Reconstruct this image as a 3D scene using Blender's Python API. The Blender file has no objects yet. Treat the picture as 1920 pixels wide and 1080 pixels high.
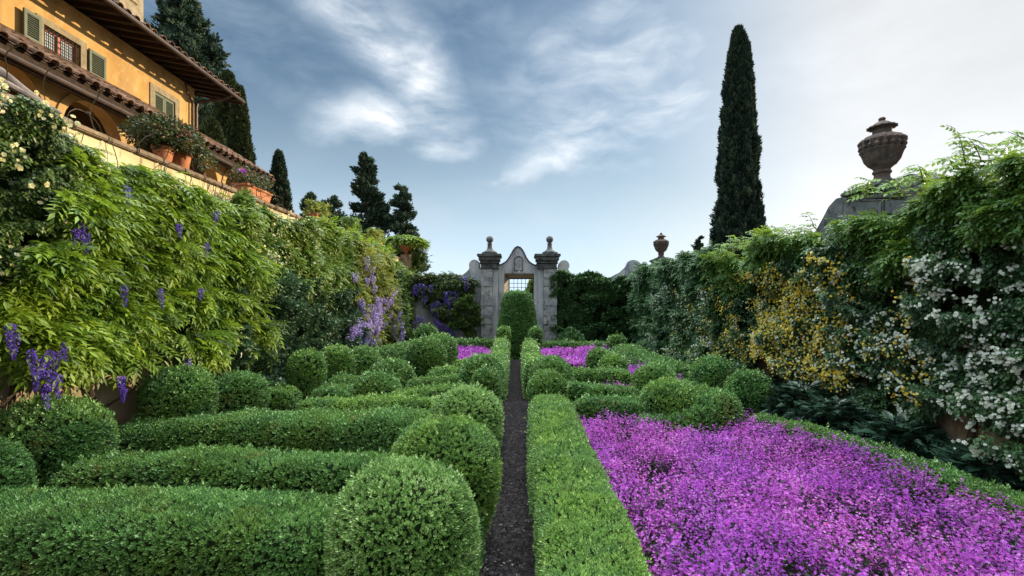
import bpy, bmesh, math, random
import numpy as np
from mathutils import Vector

random.seed(7)
RNG = np.random.default_rng(7)
SC = bpy.context.scene
COL = SC.collection
PI = math.pi

# ------------------------------------------------------------------ camera
H = 2.2                      # eye height (m)
F = 900.0                    # focal length in pixels of the 1920 wide picture
VX, VY = 970.0, 575.0        # vanishing point of the path
cam = bpy.data.cameras.new('camera')
camo = bpy.data.objects.new('camera', cam); COL.objects.link(camo)
cam.sensor_width = 36.0
cam.lens = F / 1920 * 36
cam.shift_x = -10 / 1920.0
cam.shift_y = 35 / 1920.0
cam.clip_start = 0.05; cam.clip_end = 3000
camo.location = (0, 0, H)
camo.rotation_euler = (PI / 2, 0, 0)
SC.camera = camo

# ------------------------------------------------------------------ light
SUN_AZ = math.radians(60)    # to the right of the path direction
SUN_EL = math.radians(13)
sd = Vector((math.sin(SUN_AZ) * math.cos(SUN_EL), math.cos(SUN_AZ) * math.cos(SUN_EL), math.sin(SUN_EL)))
sl = bpy.data.lights.new('sun', 'SUN'); sl.energy = 3.8; sl.angle = math.radians(0.8); sl.color = (1.0, 0.80, 0.54)
so = bpy.data.objects.new('sun', sl); COL.objects.link(so)
so.rotation_euler = sd.to_track_quat('Z', 'Y').to_euler()
so.location = (20, 10, 30)
SC.view_settings.view_transform = 'Standard'
SC.view_settings.look = 'None'
SC.view_settings.exposure = 0.85
SC.view_settings.gamma = 1
SC.render.resolution_x = 1024; SC.render.resolution_y = 576
SC.cycles.max_bounces = 6
SC.cycles.transmission_bounces = 4
SC.cycles.transparent_max_bounces = 4

world = bpy.data.worlds.new('World'); SC.world = world
world.use_nodes = True
WN = world.node_tree.nodes; WL = world.node_tree.links
WN.clear()

def wmath(op, a, b=None, c=None, clamp=False):
    n = WN.new('ShaderNodeMath'); n.operation = op; n.use_clamp = clamp
    for i, v in enumerate((a, b, c)):
        if v is None: continue
        if isinstance(v, (int, float)): n.inputs[i].default_value = v
        else: WL.new(v, n.inputs[i])
    return n.outputs[0]

def build_world():
    out = WN.new('ShaderNodeOutputWorld')
    sky = WN.new('ShaderNodeTexSky'); sky.sky_type = 'NISHITA'; sky.sun_disc = False
    sky.sun_elevation = SUN_EL; sky.sun_rotation = SUN_AZ
    sky.air_density = 1.3; sky.dust_density = 1.5; sky.ozone_density = 3.0; sky.altitude = 200
    bg1 = WN.new('ShaderNodeBackground'); bg1.inputs[1].default_value = 0.08
    WL.new(sky.outputs[0], bg1.inputs[0])
    tc = WN.new('ShaderNodeTexCoord')
    sep = WN.new('ShaderNodeSeparateXYZ'); WL.new(tc.outputs['Generated'], sep.inputs[0])
    x, y, z = sep.outputs
    az = wmath('ARCTAN2', x, y)                       # 0 ahead, + right
    el = wmath('ARCSINE', z)
    comb = WN.new('ShaderNodeCombineXYZ'); WL.new(az, comb.inputs[0]); WL.new(el, comb.inputs[1])
    # warp
    nw = WN.new('ShaderNodeTexNoise'); nw.inputs['Scale'].default_value = 3.2; nw.inputs['Detail'].default_value = 4
    WL.new(comb.outputs[0], nw.inputs['Vector'])
    sub = WN.new('ShaderNodeVectorMath'); sub.operation = 'SUBTRACT'; WL.new(nw.outputs['Color'], sub.inputs[0]); sub.inputs[1].default_value = (.5, .5, .5)
    scl = WN.new('ShaderNodeVectorMath'); scl.operation = 'SCALE'; WL.new(sub.outputs[0], scl.inputs[0]); scl.inputs['Scale'].default_value = 0.12
    add = WN.new('ShaderNodeVectorMath'); add.operation = 'ADD'; WL.new(comb.outputs[0], add.inputs[0]); WL.new(scl.outputs[0], add.inputs[1])
    s2 = WN.new('ShaderNodeSeparateXYZ'); WL.new(add.outputs[0], s2.inputs[0])
    wa, we = s2.outputs[0], s2.outputs[1]
    # streaky detail (cirrus)
    mp = WN.new('ShaderNodeMapping'); mp.inputs['Rotation'].default_value = (0, 0, 0.55); mp.inputs['Scale'].default_value = (3.0, 7.5, 1)
    WL.new(add.outputs[0], mp.inputs[0])
    ns = WN.new('ShaderNodeTexNoise'); ns.inputs['Scale'].default_value = 1.9; ns.inputs['Detail'].default_value = 9; ns.inputs['Roughness'].default_value = .58
    ns.inputs['Distortion'].default_value = .15
    WL.new(mp.outputs[0], ns.inputs['Vector'])
    fine = ns.outputs[0]
    # banks of cloud: (px, py, half length, half width, tilt deg, amount)
    banks = [(660, 50, 190, 42, -33, 1.0), (790, 160, 105, 48, -58, 1.0), (710, 235, 110, 38, 8, .95), (835, 288, 62, 22, 3, .85),
             (1075, 285, 165, 30, 18, .85), (1180, 220, 210, 80, 10, .82), (1090, 45, 120, 26, 22, .65), (930, 335, 50, 8, 14, .7),
             (500, 170, 130, 22, -25, .28), (1170, 110, 230, 75, 8, .68), (1560, 120, 260, 130, 0, .6), (1700, 300, 300, 120, 10, .5)]
    total = None
    for (px, py, hl, hw, tilt, amt) in banks:
        u = (px - VX) / F; v = (VY - py) / F
        a0 = math.atan(u); e0 = math.atan(v * math.cos(a0))
        k = math.cos(a0) ** 2 / F
        hl_, hw_ = hl * k * 1.15, hw * k * 1.25
        ct, st = math.cos(math.radians(tilt)), math.sin(math.radians(tilt))
        da = wmath('SUBTRACT', wa, a0); de = wmath('SUBTRACT', we, e0)
        p = wmath('ADD', wmath('MULTIPLY', da, ct / hl_), wmath('MULTIPLY', de, st / hl_))
        q = wmath('ADD', wmath('MULTIPLY', da, -st / hw_), wmath('MULTIPLY', de, ct / hw_))
        r2 = wmath('ADD', wmath('MULTIPLY', p, p), wmath('MULTIPLY', q, q))
        g = wmath('MULTIPLY', wmath('EXPONENT', wmath('MULTIPLY', r2, -0.8)), amt)
        total = g if total is None else wmath('MAXIMUM', total, g)
    # thin haze cloud everywhere
    f2 = wmath('SUBTRACT', fine, 0.30)
    f2 = wmath('MULTIPLY', f2, 2.6, clamp=True)
    cl = wmath('MULTIPLY', total, wmath('ADD', wmath('MULTIPLY', f2, 0.95), 0.24), clamp=True)
    veil = wmath('MULTIPLY', wmath('MULTIPLY', wmath('SUBTRACT', fine, 0.38), 1.5, clamp=True), 0.62)
    # right hand side is milky, low sky is pale
    milk = wmath('MULTIPLY', wmath('SUBTRACT', az, 0.10), 1.8, clamp=True)
    low = wmath('EXPONENT', wmath('MULTIPLY', wmath('MULTIPLY', el, el), -15.0))
    low = wmath('MULTIPLY', low, wmath('ADD', wmath('MULTIPLY', y, 1.5), 0.25, clamp=True))
    fac = wmath('MAXIMUM', wmath('MAXIMUM', cl, veil), wmath('MAXIMUM', milk, wmath('MULTIPLY', low, 0.95)))
    # unseen bright sky patch overhead, added to light the garden from above
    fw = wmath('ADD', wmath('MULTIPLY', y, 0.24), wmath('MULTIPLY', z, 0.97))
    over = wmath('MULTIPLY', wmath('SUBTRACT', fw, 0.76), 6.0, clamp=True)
    # unseen bright sky lobe high on the left, added to fill the right wall
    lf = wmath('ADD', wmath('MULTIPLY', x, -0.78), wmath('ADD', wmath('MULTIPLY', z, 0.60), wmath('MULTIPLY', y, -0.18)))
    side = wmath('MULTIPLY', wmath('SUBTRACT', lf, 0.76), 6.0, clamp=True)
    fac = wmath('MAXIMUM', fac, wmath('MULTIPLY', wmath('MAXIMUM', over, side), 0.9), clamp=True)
    bg2 = WN.new('ShaderNodeBackground'); 
    cm = WN.new('ShaderNodeMix'); cm.data_type = 'RGBA'; cm.inputs[6].default_value = (.62, .81, 1.0, 1); cm.inputs[7].default_value = (.94, .97, 1.0, 1)
    WL.new(wmath('MAXIMUM', wmath('MAXIMUM', cl, wmath('MULTIPLY', milk, 1.2)), wmath('ADD', over, veil), clamp=True), cm.inputs[0]); WL.new(cm.outputs[2], bg2.inputs[0])
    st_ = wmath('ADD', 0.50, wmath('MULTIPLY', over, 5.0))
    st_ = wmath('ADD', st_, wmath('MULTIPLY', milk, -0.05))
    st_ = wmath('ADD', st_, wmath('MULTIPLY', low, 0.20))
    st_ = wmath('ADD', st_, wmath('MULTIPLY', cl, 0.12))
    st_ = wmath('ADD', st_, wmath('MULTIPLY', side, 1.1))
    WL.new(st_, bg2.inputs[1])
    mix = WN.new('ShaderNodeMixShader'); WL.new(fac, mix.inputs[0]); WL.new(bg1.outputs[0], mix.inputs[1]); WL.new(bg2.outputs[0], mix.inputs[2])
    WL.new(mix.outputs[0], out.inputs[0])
build_world()

# ------------------------------------------------------------------ helpers
def at(px, py, X=None, Y=None, Z=None):
    u = (px - VX) / F; v = (VY - py) / F
    if X is not None: Y = X / u
    elif Z is not None: Y = (Z - H) / v
    return (u * Y, Y, H + v * Y)

def tag(o, label=None, cat=None, group=None, kind=None):
    if label: o['label'] = label
    if cat: o['category'] = cat
    if group: o['group'] = group
    if kind: o['kind'] = kind
    return o

def empty(name, loc, label, cat, group=None):
    o = bpy.data.objects.new(name, None); COL.objects.link(o); o.location = loc
    o.empty_display_size = .2
    return tag(o, label, cat, group)

def link(name, me, parent=None):
    o = bpy.data.objects.new(name, me); COL.objects.link(o)
    if parent is not None:
        o.parent = parent
        t = Vector((0, 0, 0)); p = parent
        while p is not None: t += p.location; p = p.parent
        o.location = (0, 0, 0)
        me.transform(__import__('mathutils').Matrix.Translation(-t))
    return o

def hash3(ix, iy, iz):
    h = np.sin(ix * 127.1 + iy * 311.7 + iz * 74.7) * 43758.5453
    return h - np.floor(h)

def vnoise(x, y, z):
    x, y, z = np.broadcast_arrays(np.asarray(x, float), np.asarray(y, float), np.asarray(z, float))
    ix, iy, iz = np.floor(x), np.floor(y), np.floor(z)
    fx, fy, fz = x - ix, y - iy, z - iz
    fx, fy, fz = fx * fx * (3 - 2 * fx), fy * fy * (3 - 2 * fy), fz * fz * (3 - 2 * fz)
    r = 0
    for a in (0, 1):
        for b in (0, 1):
            for c in (0, 1):
                w = (fx if a else 1 - fx) * (fy if b else 1 - fy) * (fz if c else 1 - fz)
                r = r + w * hash3(ix + a, iy + b, iz + c)
    return r

def fbm(x, y, z, o=3):
    r = 0; a = .5; s = 1.0
    for i in range(o):
        r = r + a * vnoise(np.asarray(x) * s + 13.1 * i, np.asarray(y) * s, np.asarray(z) * s - 7.7 * i); a *= .5; s *= 2.03
    return r / (1 - .5 ** o)

# ---- hard surface builder
class MB:
    def __init__(s): s.v = []; s.f = []; s.m = []
    def hexa(s, p, mi=0):                      # 8 points: bottom 4 ccw, top 4 ccw
        b = len(s.v); s.v += [tuple(q) for q in p]
        for q in ((3, 2, 1, 0), (4, 5, 6, 7), (0, 1, 5, 4), (1, 2, 6, 5), (2, 3, 7, 6), (3, 0, 4, 7)):
            s.f.append([b + i for i in q]); s.m.append(mi)
    def box(s, x0, x1, y0, y1, z0, z1, mi=0):
        s.hexa([(x0, y0, z0), (x1, y0, z0), (x1, y1, z0), (x0, y1, z0), (x0, y0, z1), (x1, y0, z1), (x1, y1, z1), (x0, y1, z1)], mi)
    def prism(s, pts, axis, a0, a1, mi=0):     # outline pts (p,q); axis 'x': (y,z), 'y': (x,z), 'z': (x,y)
        def mk(p, a):
            return {'x': (a, p[0], p[1]), 'y': (p[0], a, p[1]), 'z': (p[0], p[1], a)}[axis]
        b = len(s.v); n = len(pts)
        s.v += [mk(p, a0) for p in pts] + [mk(p, a1) for p in pts]
        s.f.append([b + i for i in range(n)]); s.m.append(mi)
        s.f.append([b + n + i for i in reversed(range(n))]); s.m.append(mi)
        for i in range(n):
            j = (i + 1) % n
            s.f.append([b + i, b + n + i, b + n + j, b + j]); s.m.append(mi)
    def lathe(s, prof, cx, cy, n=24, flute=0, fl_z=None, mi=0):
        b = len(s.v); k = len(prof)
        for (r, z) in prof:
            for i in range(n):
                a = 2 * PI * i / n
                rr = r
                if flute and fl_z and fl_z[0] <= z <= fl_z[1]: rr = r * (1 + .05 * math.cos(flute * a))
                s.v.append((cx + rr * math.cos(a), cy + rr * math.sin(a), z))
        for j in range(k - 1):
            for i in range(n):
                i2 = (i + 1) % n
                s.f.append([b + j * n + i, b + j * n + i2, b + (j + 1) * n + i2, b + (j + 1) * n + i]); s.m.append(mi)
        s.f.append([b + i for i in reversed(range(n))]); s.m.append(mi)
        s.f.append([b + (k - 1) * n + i for i in range(n)]); s.m.append(mi)
    def tube(s, pts, r, n=7, mi=0):
        pts = [Vector(p) for p in pts]
        rs = r if isinstance(r, (list, tuple)) else [r] * len(pts)
        b = len(s.v); k = len(pts)
        prev = None
        for i, p in enumerate(pts):
            t = (pts[min(i + 1, k - 1)] - pts[max(i - 1, 0)]).normalized()
            if prev is None:
                u = t.cross(Vector((0, 0, 1)))
                if u.length < .05: u = t.cross(Vector((1, 0, 0)))
            else: u = prev - t * prev.dot(t)
            u.normalize(); prev = u; w = t.cross(u)
            for j in range(n):
                a = 2 * PI * j / n
                s.v.append(tuple(p + (u * math.cos(a) + w * math.sin(a)) * rs[i]))
        for i in range(k - 1):
            for j in range(n):
                j2 = (j + 1) % n
                s.f.append([b + i * n + j, b + i * n + j2, b + (i + 1) * n + j2, b + (i + 1) * n + j]); s.m.append(mi)
        s.f.append([b + j for j in reversed(range(n))]); s.m.append(mi)
        s.f.append([b + (k - 1) * n + j for j in range(n)]); s.m.append(mi)
    def build(s, name, mats, parent=None, bevel=0, smooth=False):
        me = bpy.data.meshes.new(name)
        me.from_pydata(s.v, [], s.f)
        if not isinstance(mats, (list, tuple)): mats = [mats]
        for m in mats: me.materials.append(m)
        for p, mi in zip(me.polygons, s.m): p.material_index = mi; p.use_smooth = smooth
        bm = bmesh.new(); bm.from_mesh(me)
        bmesh.ops.recalc_face_normals(bm, faces=bm.faces[:])
        if bevel:
            es = [e for e in bm.edges if len(e.link_faces) == 2 and e.calc_face_angle(0) > .5]
            bmesh.ops.bevel(bm, geom=es, offset=bevel, segments=2, affect='EDGES', clamp_overlap=True)
        bm.to_mesh(me); bm.free()
        if smooth:
            try: me.set_sharp_from_angle(angle=math.radians(40))
            except Exception: pass
        return link(name, me, parent)

# ---- leaf cloud builder
def norm(a): return a / np.maximum(np.linalg.norm(a, axis=-1, keepdims=True), 1e-9)

class LC:
    """triangles only, with a per-face random value and material index"""
    def __init__(s): s.v = []; s.t = []; s.a = []; s.m = []; s.n = 0
    def raw(s, V, T, val=0.5, mi=0):
        V = np.asarray(V, np.float32); T = np.asarray(T, np.int64)
        s.v.append(V); s.t.append(T + s.n); s.n += len(V)
        s.a.append(np.full(len(V), val, np.float32) if np.isscalar(val) else np.asarray(val, np.float32))
        s.m.append(np.full(len(T), mi, np.int32))
    def scatter(s, tpl, P, D, N, S, mi=0, val=None, jit=0.0):
        TV, TT = tpl
        P = np.asarray(P, float); D = norm(np.asarray(D, float)); N = np.asarray(N, float)
        n = len(P)
        if n == 0: return
        Z = norm(N - D * (N * D).sum(-1, keepdims=True))
        X = np.cross(D, Z)
        S = np.broadcast_to(np.asarray(S, float), (n,))
        L = TV[None] * S[:, None, None]
        W = L[..., 0:1] * X[:, None] + L[..., 1:2] * D[:, None] + L[..., 2:3] * Z[:, None] + P[:, None]
        k = len(TV)
        T = TT[None] + (np.arange(n) * k)[:, None, None]
        if val is None: val = RNG.random(n)
        va = np.repeat(val, k)
        if jit: va = np.clip(va + np.repeat(RNG.normal(0, jit, n * (k // 4)), 4)[:n * k] if k % 4 == 0 else va, 0, 1)
        s.raw(W.reshape(-1, 3), T.reshape(-1, 3), va, mi)
    def build(s, name, mats, parent=None):
        V = np.concatenate(s.v); T = np.concatenate(s.t).astype(np.int32); A = np.concatenate(s.a); M = np.concatenate(s.m)
        me = bpy.data.meshes.new(name)
        me.vertices.add(len(V)); me.vertices.foreach_set('co', V.astype(np.float32).ravel())
        me.loops.add(len(T) * 3); me.loops.foreach_set('vertex_index', T.ravel())
        me.polygons.add(len(T)); me.polygons.foreach_set('loop_start', np.arange(0, len(T) * 3, 3, dtype=np.int32))
        if not isinstance(mats, (list, tuple)): mats = [mats]
        for m in mats: me.materials.append(m)
        me.polygons.foreach_set('material_index', M)
        at_ = me.attributes.new('v', 'FLOAT', 'POINT'); at_.data.foreach_set('value', A)
        me.update(calc_edges=True); me.validate()
        return link(name, me, parent)

def leaf(w=.28, fold=.12, bend=0.0):
    V = np.array([[0, 0, 0], [-w, .45, fold], [0, 1, -bend], [w, .45, fold]], float)
    T = np.array([[0, 2, 1], [0, 3, 2]])
    return V, T

def rotm(ax, a):
    ax = np.asarray(ax, float) / np.linalg.norm(ax); c, s_ = math.cos(a), math.sin(a); x, y, z = ax
    return np.array([[c + x * x * (1 - c), x * y * (1 - c) - z * s_, x * z * (1 - c) + y * s_],
                     [y * x * (1 - c) + z * s_, c + y * y * (1 - c), y * z * (1 - c) - x * s_],
                     [z * x * (1 - c) - y * s_, z * y * (1 - c) + x * s_, c + z * z * (1 - c)]])

def join_t(parts):
    V = []; T = []; n = 0
    for v, t in parts: V.append(v); T.append(t + n); n += len(v)
    return np.concatenate(V), np.concatenate(T)

def sprig(k=6, spread=.75, w=.26, rise=.9):
    """little shoot along +Y with leaves opening round it"""
    parts = []
    for i in range(k):
        v, t = leaf(w, .10)
        h = i / max(k - 1, 1)
        sc = 1.0 - .35 * h
        v = v * sc
        ang = spread * (1 - .65 * h) + .1
        v = v @ rotm((1, 0, 0), -ang).T if False else v @ rotm((1, 0, 0), ang).T
        v = v @ rotm((0, 1, 0), i * 2.4).T
        v = v + np.array([0, rise * h - .45, 0])
        parts.append((v, t))
    return join_t(parts)

def pinnate(pairs=5, L=1.0, ll=.34, w=.3, droop=.35):
    parts = []
    for i in range(pairs):
        s_ = (i + .7) / (pairs + .6)
        y = L * s_; z = -droop * s_ * s_ * L
        for sg in (-1, 1):
            v, t = leaf(w, .06, .12)
            v = v * ll * (1 - .25 * abs(s_ - .4))
            v = v @ rotm((1, 0, 0), -.25).T
            v = v @ rotm((0, 0, 1), sg * -1.0).T
            parts.append((v + np.array([0, y, z]), t))
    v, t = leaf(w, .06, .12); v = v * ll @ rotm((1, 0, 0), -.5).T
    parts.append((v + np.array([0, L * .95, -droop * .9 * L]), t))
    # rachis
    rv = np.array([[-.008, 0, 0], [.008, 0, 0], [0, L * .95, -droop * .9 * L], [0, L * .5, -droop * .25 * L + .01]])
    parts.append((rv, np.array([[0, 1, 3], [1, 2, 3]])))
    return join_t(parts)

def petals(k=5, w=.42, cup=.35):
    parts = []
    for i in range(k):
        V = np.array([[0, 0, 0], [-w, .7, cup], [0, 1, cup * 1.1], [w, .7, cup]]) * .5
        parts.append((V @ rotm((0, 0, 1), 2 * PI * i / k).T, np.array([[0, 2, 1], [0, 3, 2]])))
    v, t = join_t(parts)
    # facing +Y
    return v @ rotm((1, 0, 0), -PI / 2).T, t

def rosette():
    a = petals(5, .45, .25); b = petals(5, .4, .9)
    b = (b[0] * .62 @ rotm((0, 1, 0), .6).T, b[1])
    return join_t([a, b])

SPRIG6 = sprig(6); SPRIG4 = sprig(4, .8, .3, .8); SPRIG3 = sprig(3, .85, .34, .6)
PIN5 = pinnate(6, 1, .36, .165, .4); PIN4 = pinnate(4, 1, .36, .3, .3); PIN3 = pinnate(3, 1, .42, .32, .3); PIN2 = pinnate(2, .8, .5, .3, .2)
ROSE = rosette(); BLOOM4 = petals(4, .42, .15); BLOOM5 = petals(5, .45, .3)

def rand_dir(n):
    return norm(RNG.normal(size=(n, 3)))

# ------------------------------------------------------------------ materials
def new_mat(name):
    m = bpy.data.materials.new(name); m.use_nodes = True
    nt = m.node_tree; nt.nodes.clear()
    out = nt.nodes.new('ShaderNodeOutputMaterial')
    return m, nt, out

def mixc(nt, fac, a, b, blend='MIX'):
    n = nt.nodes.new('ShaderNodeMix'); n.data_type = 'RGBA'; n.blend_type = blend
    ins = [i for i in n.inputs if i.enabled]
    f, A, B = n.inputs['Factor'], n.inputs[6], n.inputs[7]
    for s_, v in ((n.inputs[0], fac), (A, a), (B, b)):
        if isinstance(v, (int, float)): s_.default_value = v
        elif isinstance(v, tuple): s_.default_value = v + (1,) if len(v) == 3 else v
        else: nt.links.new(v, s_)
    return n.outputs[2]

def ramp(nt, inp, stops):
    r = nt.nodes.new('ShaderNodeValToRGB'); nt.links.new(inp, r.inputs[0])
    e = r.color_ramp.elements
    while len(e) > 1: e.remove(e[0])
    e[0].position = stops[0][0]; e[0].color = stops[0][1] + (1,)
    for p, c in stops[1:]:
        q = e.new(p); q.color = c + (1,)
    return r.outputs[0]

def tnoise(nt, scale, detail=4, rough=.55, coord='Object', vec=None, stretch=None):
    tc = nt.nodes.new('ShaderNodeTexCoord'); src = tc.outputs[coord]
    if stretch:
        mp = nt.nodes.new('ShaderNodeMapping'); mp.inputs['Scale'].default_value = stretch
        nt.links.new(src, mp.inputs[0]); src = mp.outputs[0]
    n = nt.nodes.new('ShaderNodeTexNoise'); n.inputs['Scale'].default_value = scale
    n.inputs['Detail'].default_value = detail; n.inputs['Roughness'].default_value = rough
    nt.links.new(src, n.inputs['Vector'])
    return n.outputs[0]

def leaf_mat(name, stops, trans=.25, rough=.45, patch=None, tcol=None, spec=.35, tired=None):
    m, nt, out = new_mat(name)
    a = nt.nodes.new('ShaderNodeAttribute'); a.attribute_name = 'v'
    c = ramp(nt, a.outputs['Fac'], stops)
    if patch:
        n = tnoise(nt, patch[0], 2)
        f = ramp(nt, n, [(.42, (0, 0, 0)), (.62, (1, 1, 1))])
        c = mixc(nt, f, c, mixc(nt, patch[2], c, patch[1]))
    if tired:
        f = ramp(nt, tnoise(nt, tired[0], 3, .7), [(.60, (0, 0, 0)), (.72, (tired[2],) * 3)])
        c = mixc(nt, f, c, tired[1])
    p = nt.nodes.new('ShaderNodeBsdfPrincipled')
    nt.links.new(c, p.inputs['Base Color']); p.inputs['Roughness'].default_value = rough
    p.inputs['Specular IOR Level'].default_value = spec
    t = nt.nodes.new('ShaderNodeBsdfTranslucent')
    if tcol: nt.links.new(mixc(nt, .6, c, tcol), t.inputs[0])
    else: nt.links.new(c, t.inputs[0])
    mx = nt.nodes.new('ShaderNodeMixShader'); mx.inputs[0].default_value = trans
    nt.links.new(p.outputs[0], mx.inputs[1]); nt.links.new(t.outputs[0], mx.inputs[2])
    nt.links.new(mx.outputs[0], out.inputs[0])
    return m

def surf_mat(name, stops, scale=3, rough=.85, bump=.3, bscale=25, detail=6, extra=None, stretch=None, bdist=.02, spec=.2, metallic=0):
    """noise-driven colour with bump; extra = list of (noise scale, lo, hi, colour, amount, stretch)"""
    m, nt, out = new_mat(name)
    n = tnoise(nt, scale, detail, .6, stretch=stretch)
    c = ramp(nt, n, stops)
    for ex in (extra or []):
        n2 = tnoise(nt, ex[0], 5, .65, stretch=ex[5] if len(ex) > 5 else None)
        f = ramp(nt, n2, [(ex[1], (0, 0, 0)), (ex[2], (ex[4],) * 3)])
        c = mixc(nt, f, c, ex[3])
    p = nt.nodes.new('ShaderNodeBsdfPrincipled')
    nt.links.new(c, p.inputs['Base Color']); p.inputs['Roughness'].default_value = rough
    p.inputs['Specular IOR Level'].default_value = spec; p.inputs['Metallic'].default_value = metallic
    if bump:
        b = nt.nodes.new('ShaderNodeBump'); b.inputs['Strength'].default_value = bump; b.inputs['Distance'].default_value = bdist
        nt.links.new(tnoise(nt, bscale, 6, .65), b.inputs['Height']); nt.links.new(b.outputs[0], p.inputs['Normal'])
    nt.links.new(p.outputs[0], out.inputs[0])
    return m

M = {}
M['box'] = leaf_mat('box_leaf', [(0, (.035, .10, .025)), (.45, (.10, .24, .055)), (.8, (.19, .38, .10)), (1, (.32, .52, .20))], .18, .38, patch=(1.4, (.14, .24, .03), .5), spec=.5, tired=(3.2, (.20, .20, .05), .7))
M['box_pale'] = leaf_mat('box_leaf_pale', [(0, (.05, .12, .025)), (.45, (.15, .30, .065)), (.8, (.28, .46, .13)), (1, (.45, .60, .27))], .2, .38, spec=.5, tired=(3.0, (.08, .15, .04), .7))
M['box_lime'] = leaf_mat('box_leaf_lime', [(0, (.045, .11, .02)), (.45, (.15, .30, .05)), (.8, (.26, .43, .08)), (1, (.40, .56, .16))], .2, .38, patch=(1.7, (.12, .26, .09), .5), spec=.5, tired=(3.6, (.10, .14, .04), .7))
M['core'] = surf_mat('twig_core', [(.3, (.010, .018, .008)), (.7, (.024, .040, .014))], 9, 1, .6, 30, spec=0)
M['wist_leaf'] = leaf_mat('wisteria_leaf', [(0, (.02, .06, .012)), (.35, (.07, .16, .02)), (.75, (.19, .32, .03)), (1, (.36, .48, .06))], .3, .42, patch=(.8, (.24, .30, .02), .35), tcol=(.3, .45, .03))
M['wist_dark'] = leaf_mat('wisteria_leaf_old', [(0, (.035, .07, .02)), (.5, (.07, .12, .03)), (.9, (.14, .18, .04)), (1, (.22, .22, .04))], .3, .5)
M['wist_gold'] = leaf_mat('wisteria_leaf_golden', [(0, (.07, .10, .02)), (.5, (.17, .22, .03)), (1, (.32, .34, .06))], .4, .5)
M['shrub_leaf'] = leaf_mat('shrub_leaf', [(0, (.045, .10, .025)), (.5, (.10, .19, .04)), (.9, (.19, .30, .07)), (1, (.28, .38, .12))], .3, .45, patch=(.9, (.2, .28, .03), .55))
M['bay_leaf'] = leaf_mat('bay_leaf', [(0, (.02, .055, .028)), (.5, (.05, .11, .05)), (.9, (.10, .18, .085)), (1, (.18, .28, .15))], .15, .35, spec=.55)
M['rose_leaf'] = leaf_mat('rose_leaf', [(0, (.03, .06, .015)), (.5, (.06, .12, .025)), (.9, (.13, .2, .04)), (1, (.2, .26, .05))], .3, .4)
M['dark_leaf'] = leaf_mat('dark_climber_leaf', [(0, (.02, .055, .02)), (.5, (.05, .12, .04)), (.9, (.11, .22, .07)), (1, (.18, .3, .10))], .22, .4, spec=.45)
M['top_leaf'] = leaf_mat('overhanging_leaf', [(0, (.04, .10, .025)), (.5, (.10, .22, .05)), (.9, (.19, .34, .07)), (1, (.30, .44, .10))], .4, .4, tcol=(.3, .42, .03))
M['ivy_leaf'] = leaf_mat('ivy_leaf', [(0, (.03, .08, .028)), (.5, (.075, .17, .055)), (.9, (.14, .26, .085)), (1, (.24, .36, .14))], .2, .5, spec=.3)
M['pot_leaf'] = leaf_mat('pot_plant_leaf', [(0, (.02, .03, .01)), (.5, (.05, .075, .02)), (.85, (.10, .12, .03)), (.95, (.16, .06, .03)), (1, (.25, .09, .05))], .25, .45)
M['acanthus'] = leaf_mat('acanthus_leaf', [(0, (.012, .034, .02)), (.6, (.03, .07, .042)), (1, (.06, .12, .07))], .12, .35, spec=.5)
M['conifer'] = leaf_mat('conifer_needles', [(0, (.014, .032, .024)), (.5, (.036, .07, .048)), (.9, (.075, .12, .07)), (1, (.13, .17, .09))], .1, .7, spec=.15)
M['cypress'] = leaf_mat('cypress_scale_leaf', [(0, (.012, .026, .02)), (.5, (.03, .055, .038)), (.9, (.065, .10, .06)), (1, (.12, .15, .08))], .08, .7, spec=.15)
M['cypress_warm'] = leaf_mat('cypress_scale_leaf_warm', [(0, (.016, .028, .012)), (.5, (.035, .055, .02)), (.9, (.06, .08, .028)), (1, (.09, .10, .03))], .08, .7, spec=.15)
M['topiary'] = leaf_mat('bay_topiary_leaf', [(0, (.04, .11, .022)), (.5, (.085, .21, .04)), (.9, (.15, .31, .07)), (1, (.25, .42, .13))], .18, .4, spec=.5)
M['wist_flower'] = leaf_mat('wisteria_petal', [(0, (.14, .09, .45)), (.5, (.30, .23, .72)), (1, (.55, .48, .92))], .35, .6, spec=.1)
M['wist_pale'] = leaf_mat('wisteria_petal_pale', [(0, (.20, .15, .45)), (.5, (.38, .32, .66)), (1, (.68, .62, .86))], .35, .6, spec=.1)
M['wist_deep'] = leaf_mat('wisteria_petal_deep', [(0, (.05, .02, .25)), (.5, (.14, .07, .52)), (1, (.28, .18, .75))], .35, .6, spec=.1)
M['white_petal'] = leaf_mat('white_rose_petal', [(0, (.56, .60, .46)), (.6, (.76, .82, .68)), (1, (.85, .88, .8))], .3, .6, spec=.1)
M['cream_petal'] = leaf_mat('cream_rose_petal', [(0, (.6, .55, .25)), (.6, (.8, .76, .45)), (1, (.85, .84, .62))], .3, .6, spec=.1)
M['yellow_petal'] = leaf_mat('yellow_rose_petal', [(0, (.62, .36, .02)), (.3, (.76, .60, .06)), (.75, (.84, .76, .20)), (1, (.88, .86, .52))], .3, .6, spec=.1)
M['pink_petal'] = leaf_mat('magenta_petal', [(0, (.17, .02, .20)), (.35, (.40, .055, .42)), (.7, (.60, .16, .60)), (.93, (.76, .40, .77)), (1, (.75, .08, .35))], .35, .6, patch=(.9, (.32, .06, .50), .5), spec=.1)
M['bed_leaf'] = leaf_mat('bedding_leaf', [(0, (.02, .04, .02)), (.6, (.045, .08, .035)), (1, (.09, .12, .07))], .2, .6, spec=.2)
M['bark'] = surf_mat('bark', [(.3, (.03, .022, .015)), (.7, (.10, .075, .05))], 6, .95, .8, 18, stretch=(1, 1, .25))
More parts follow.
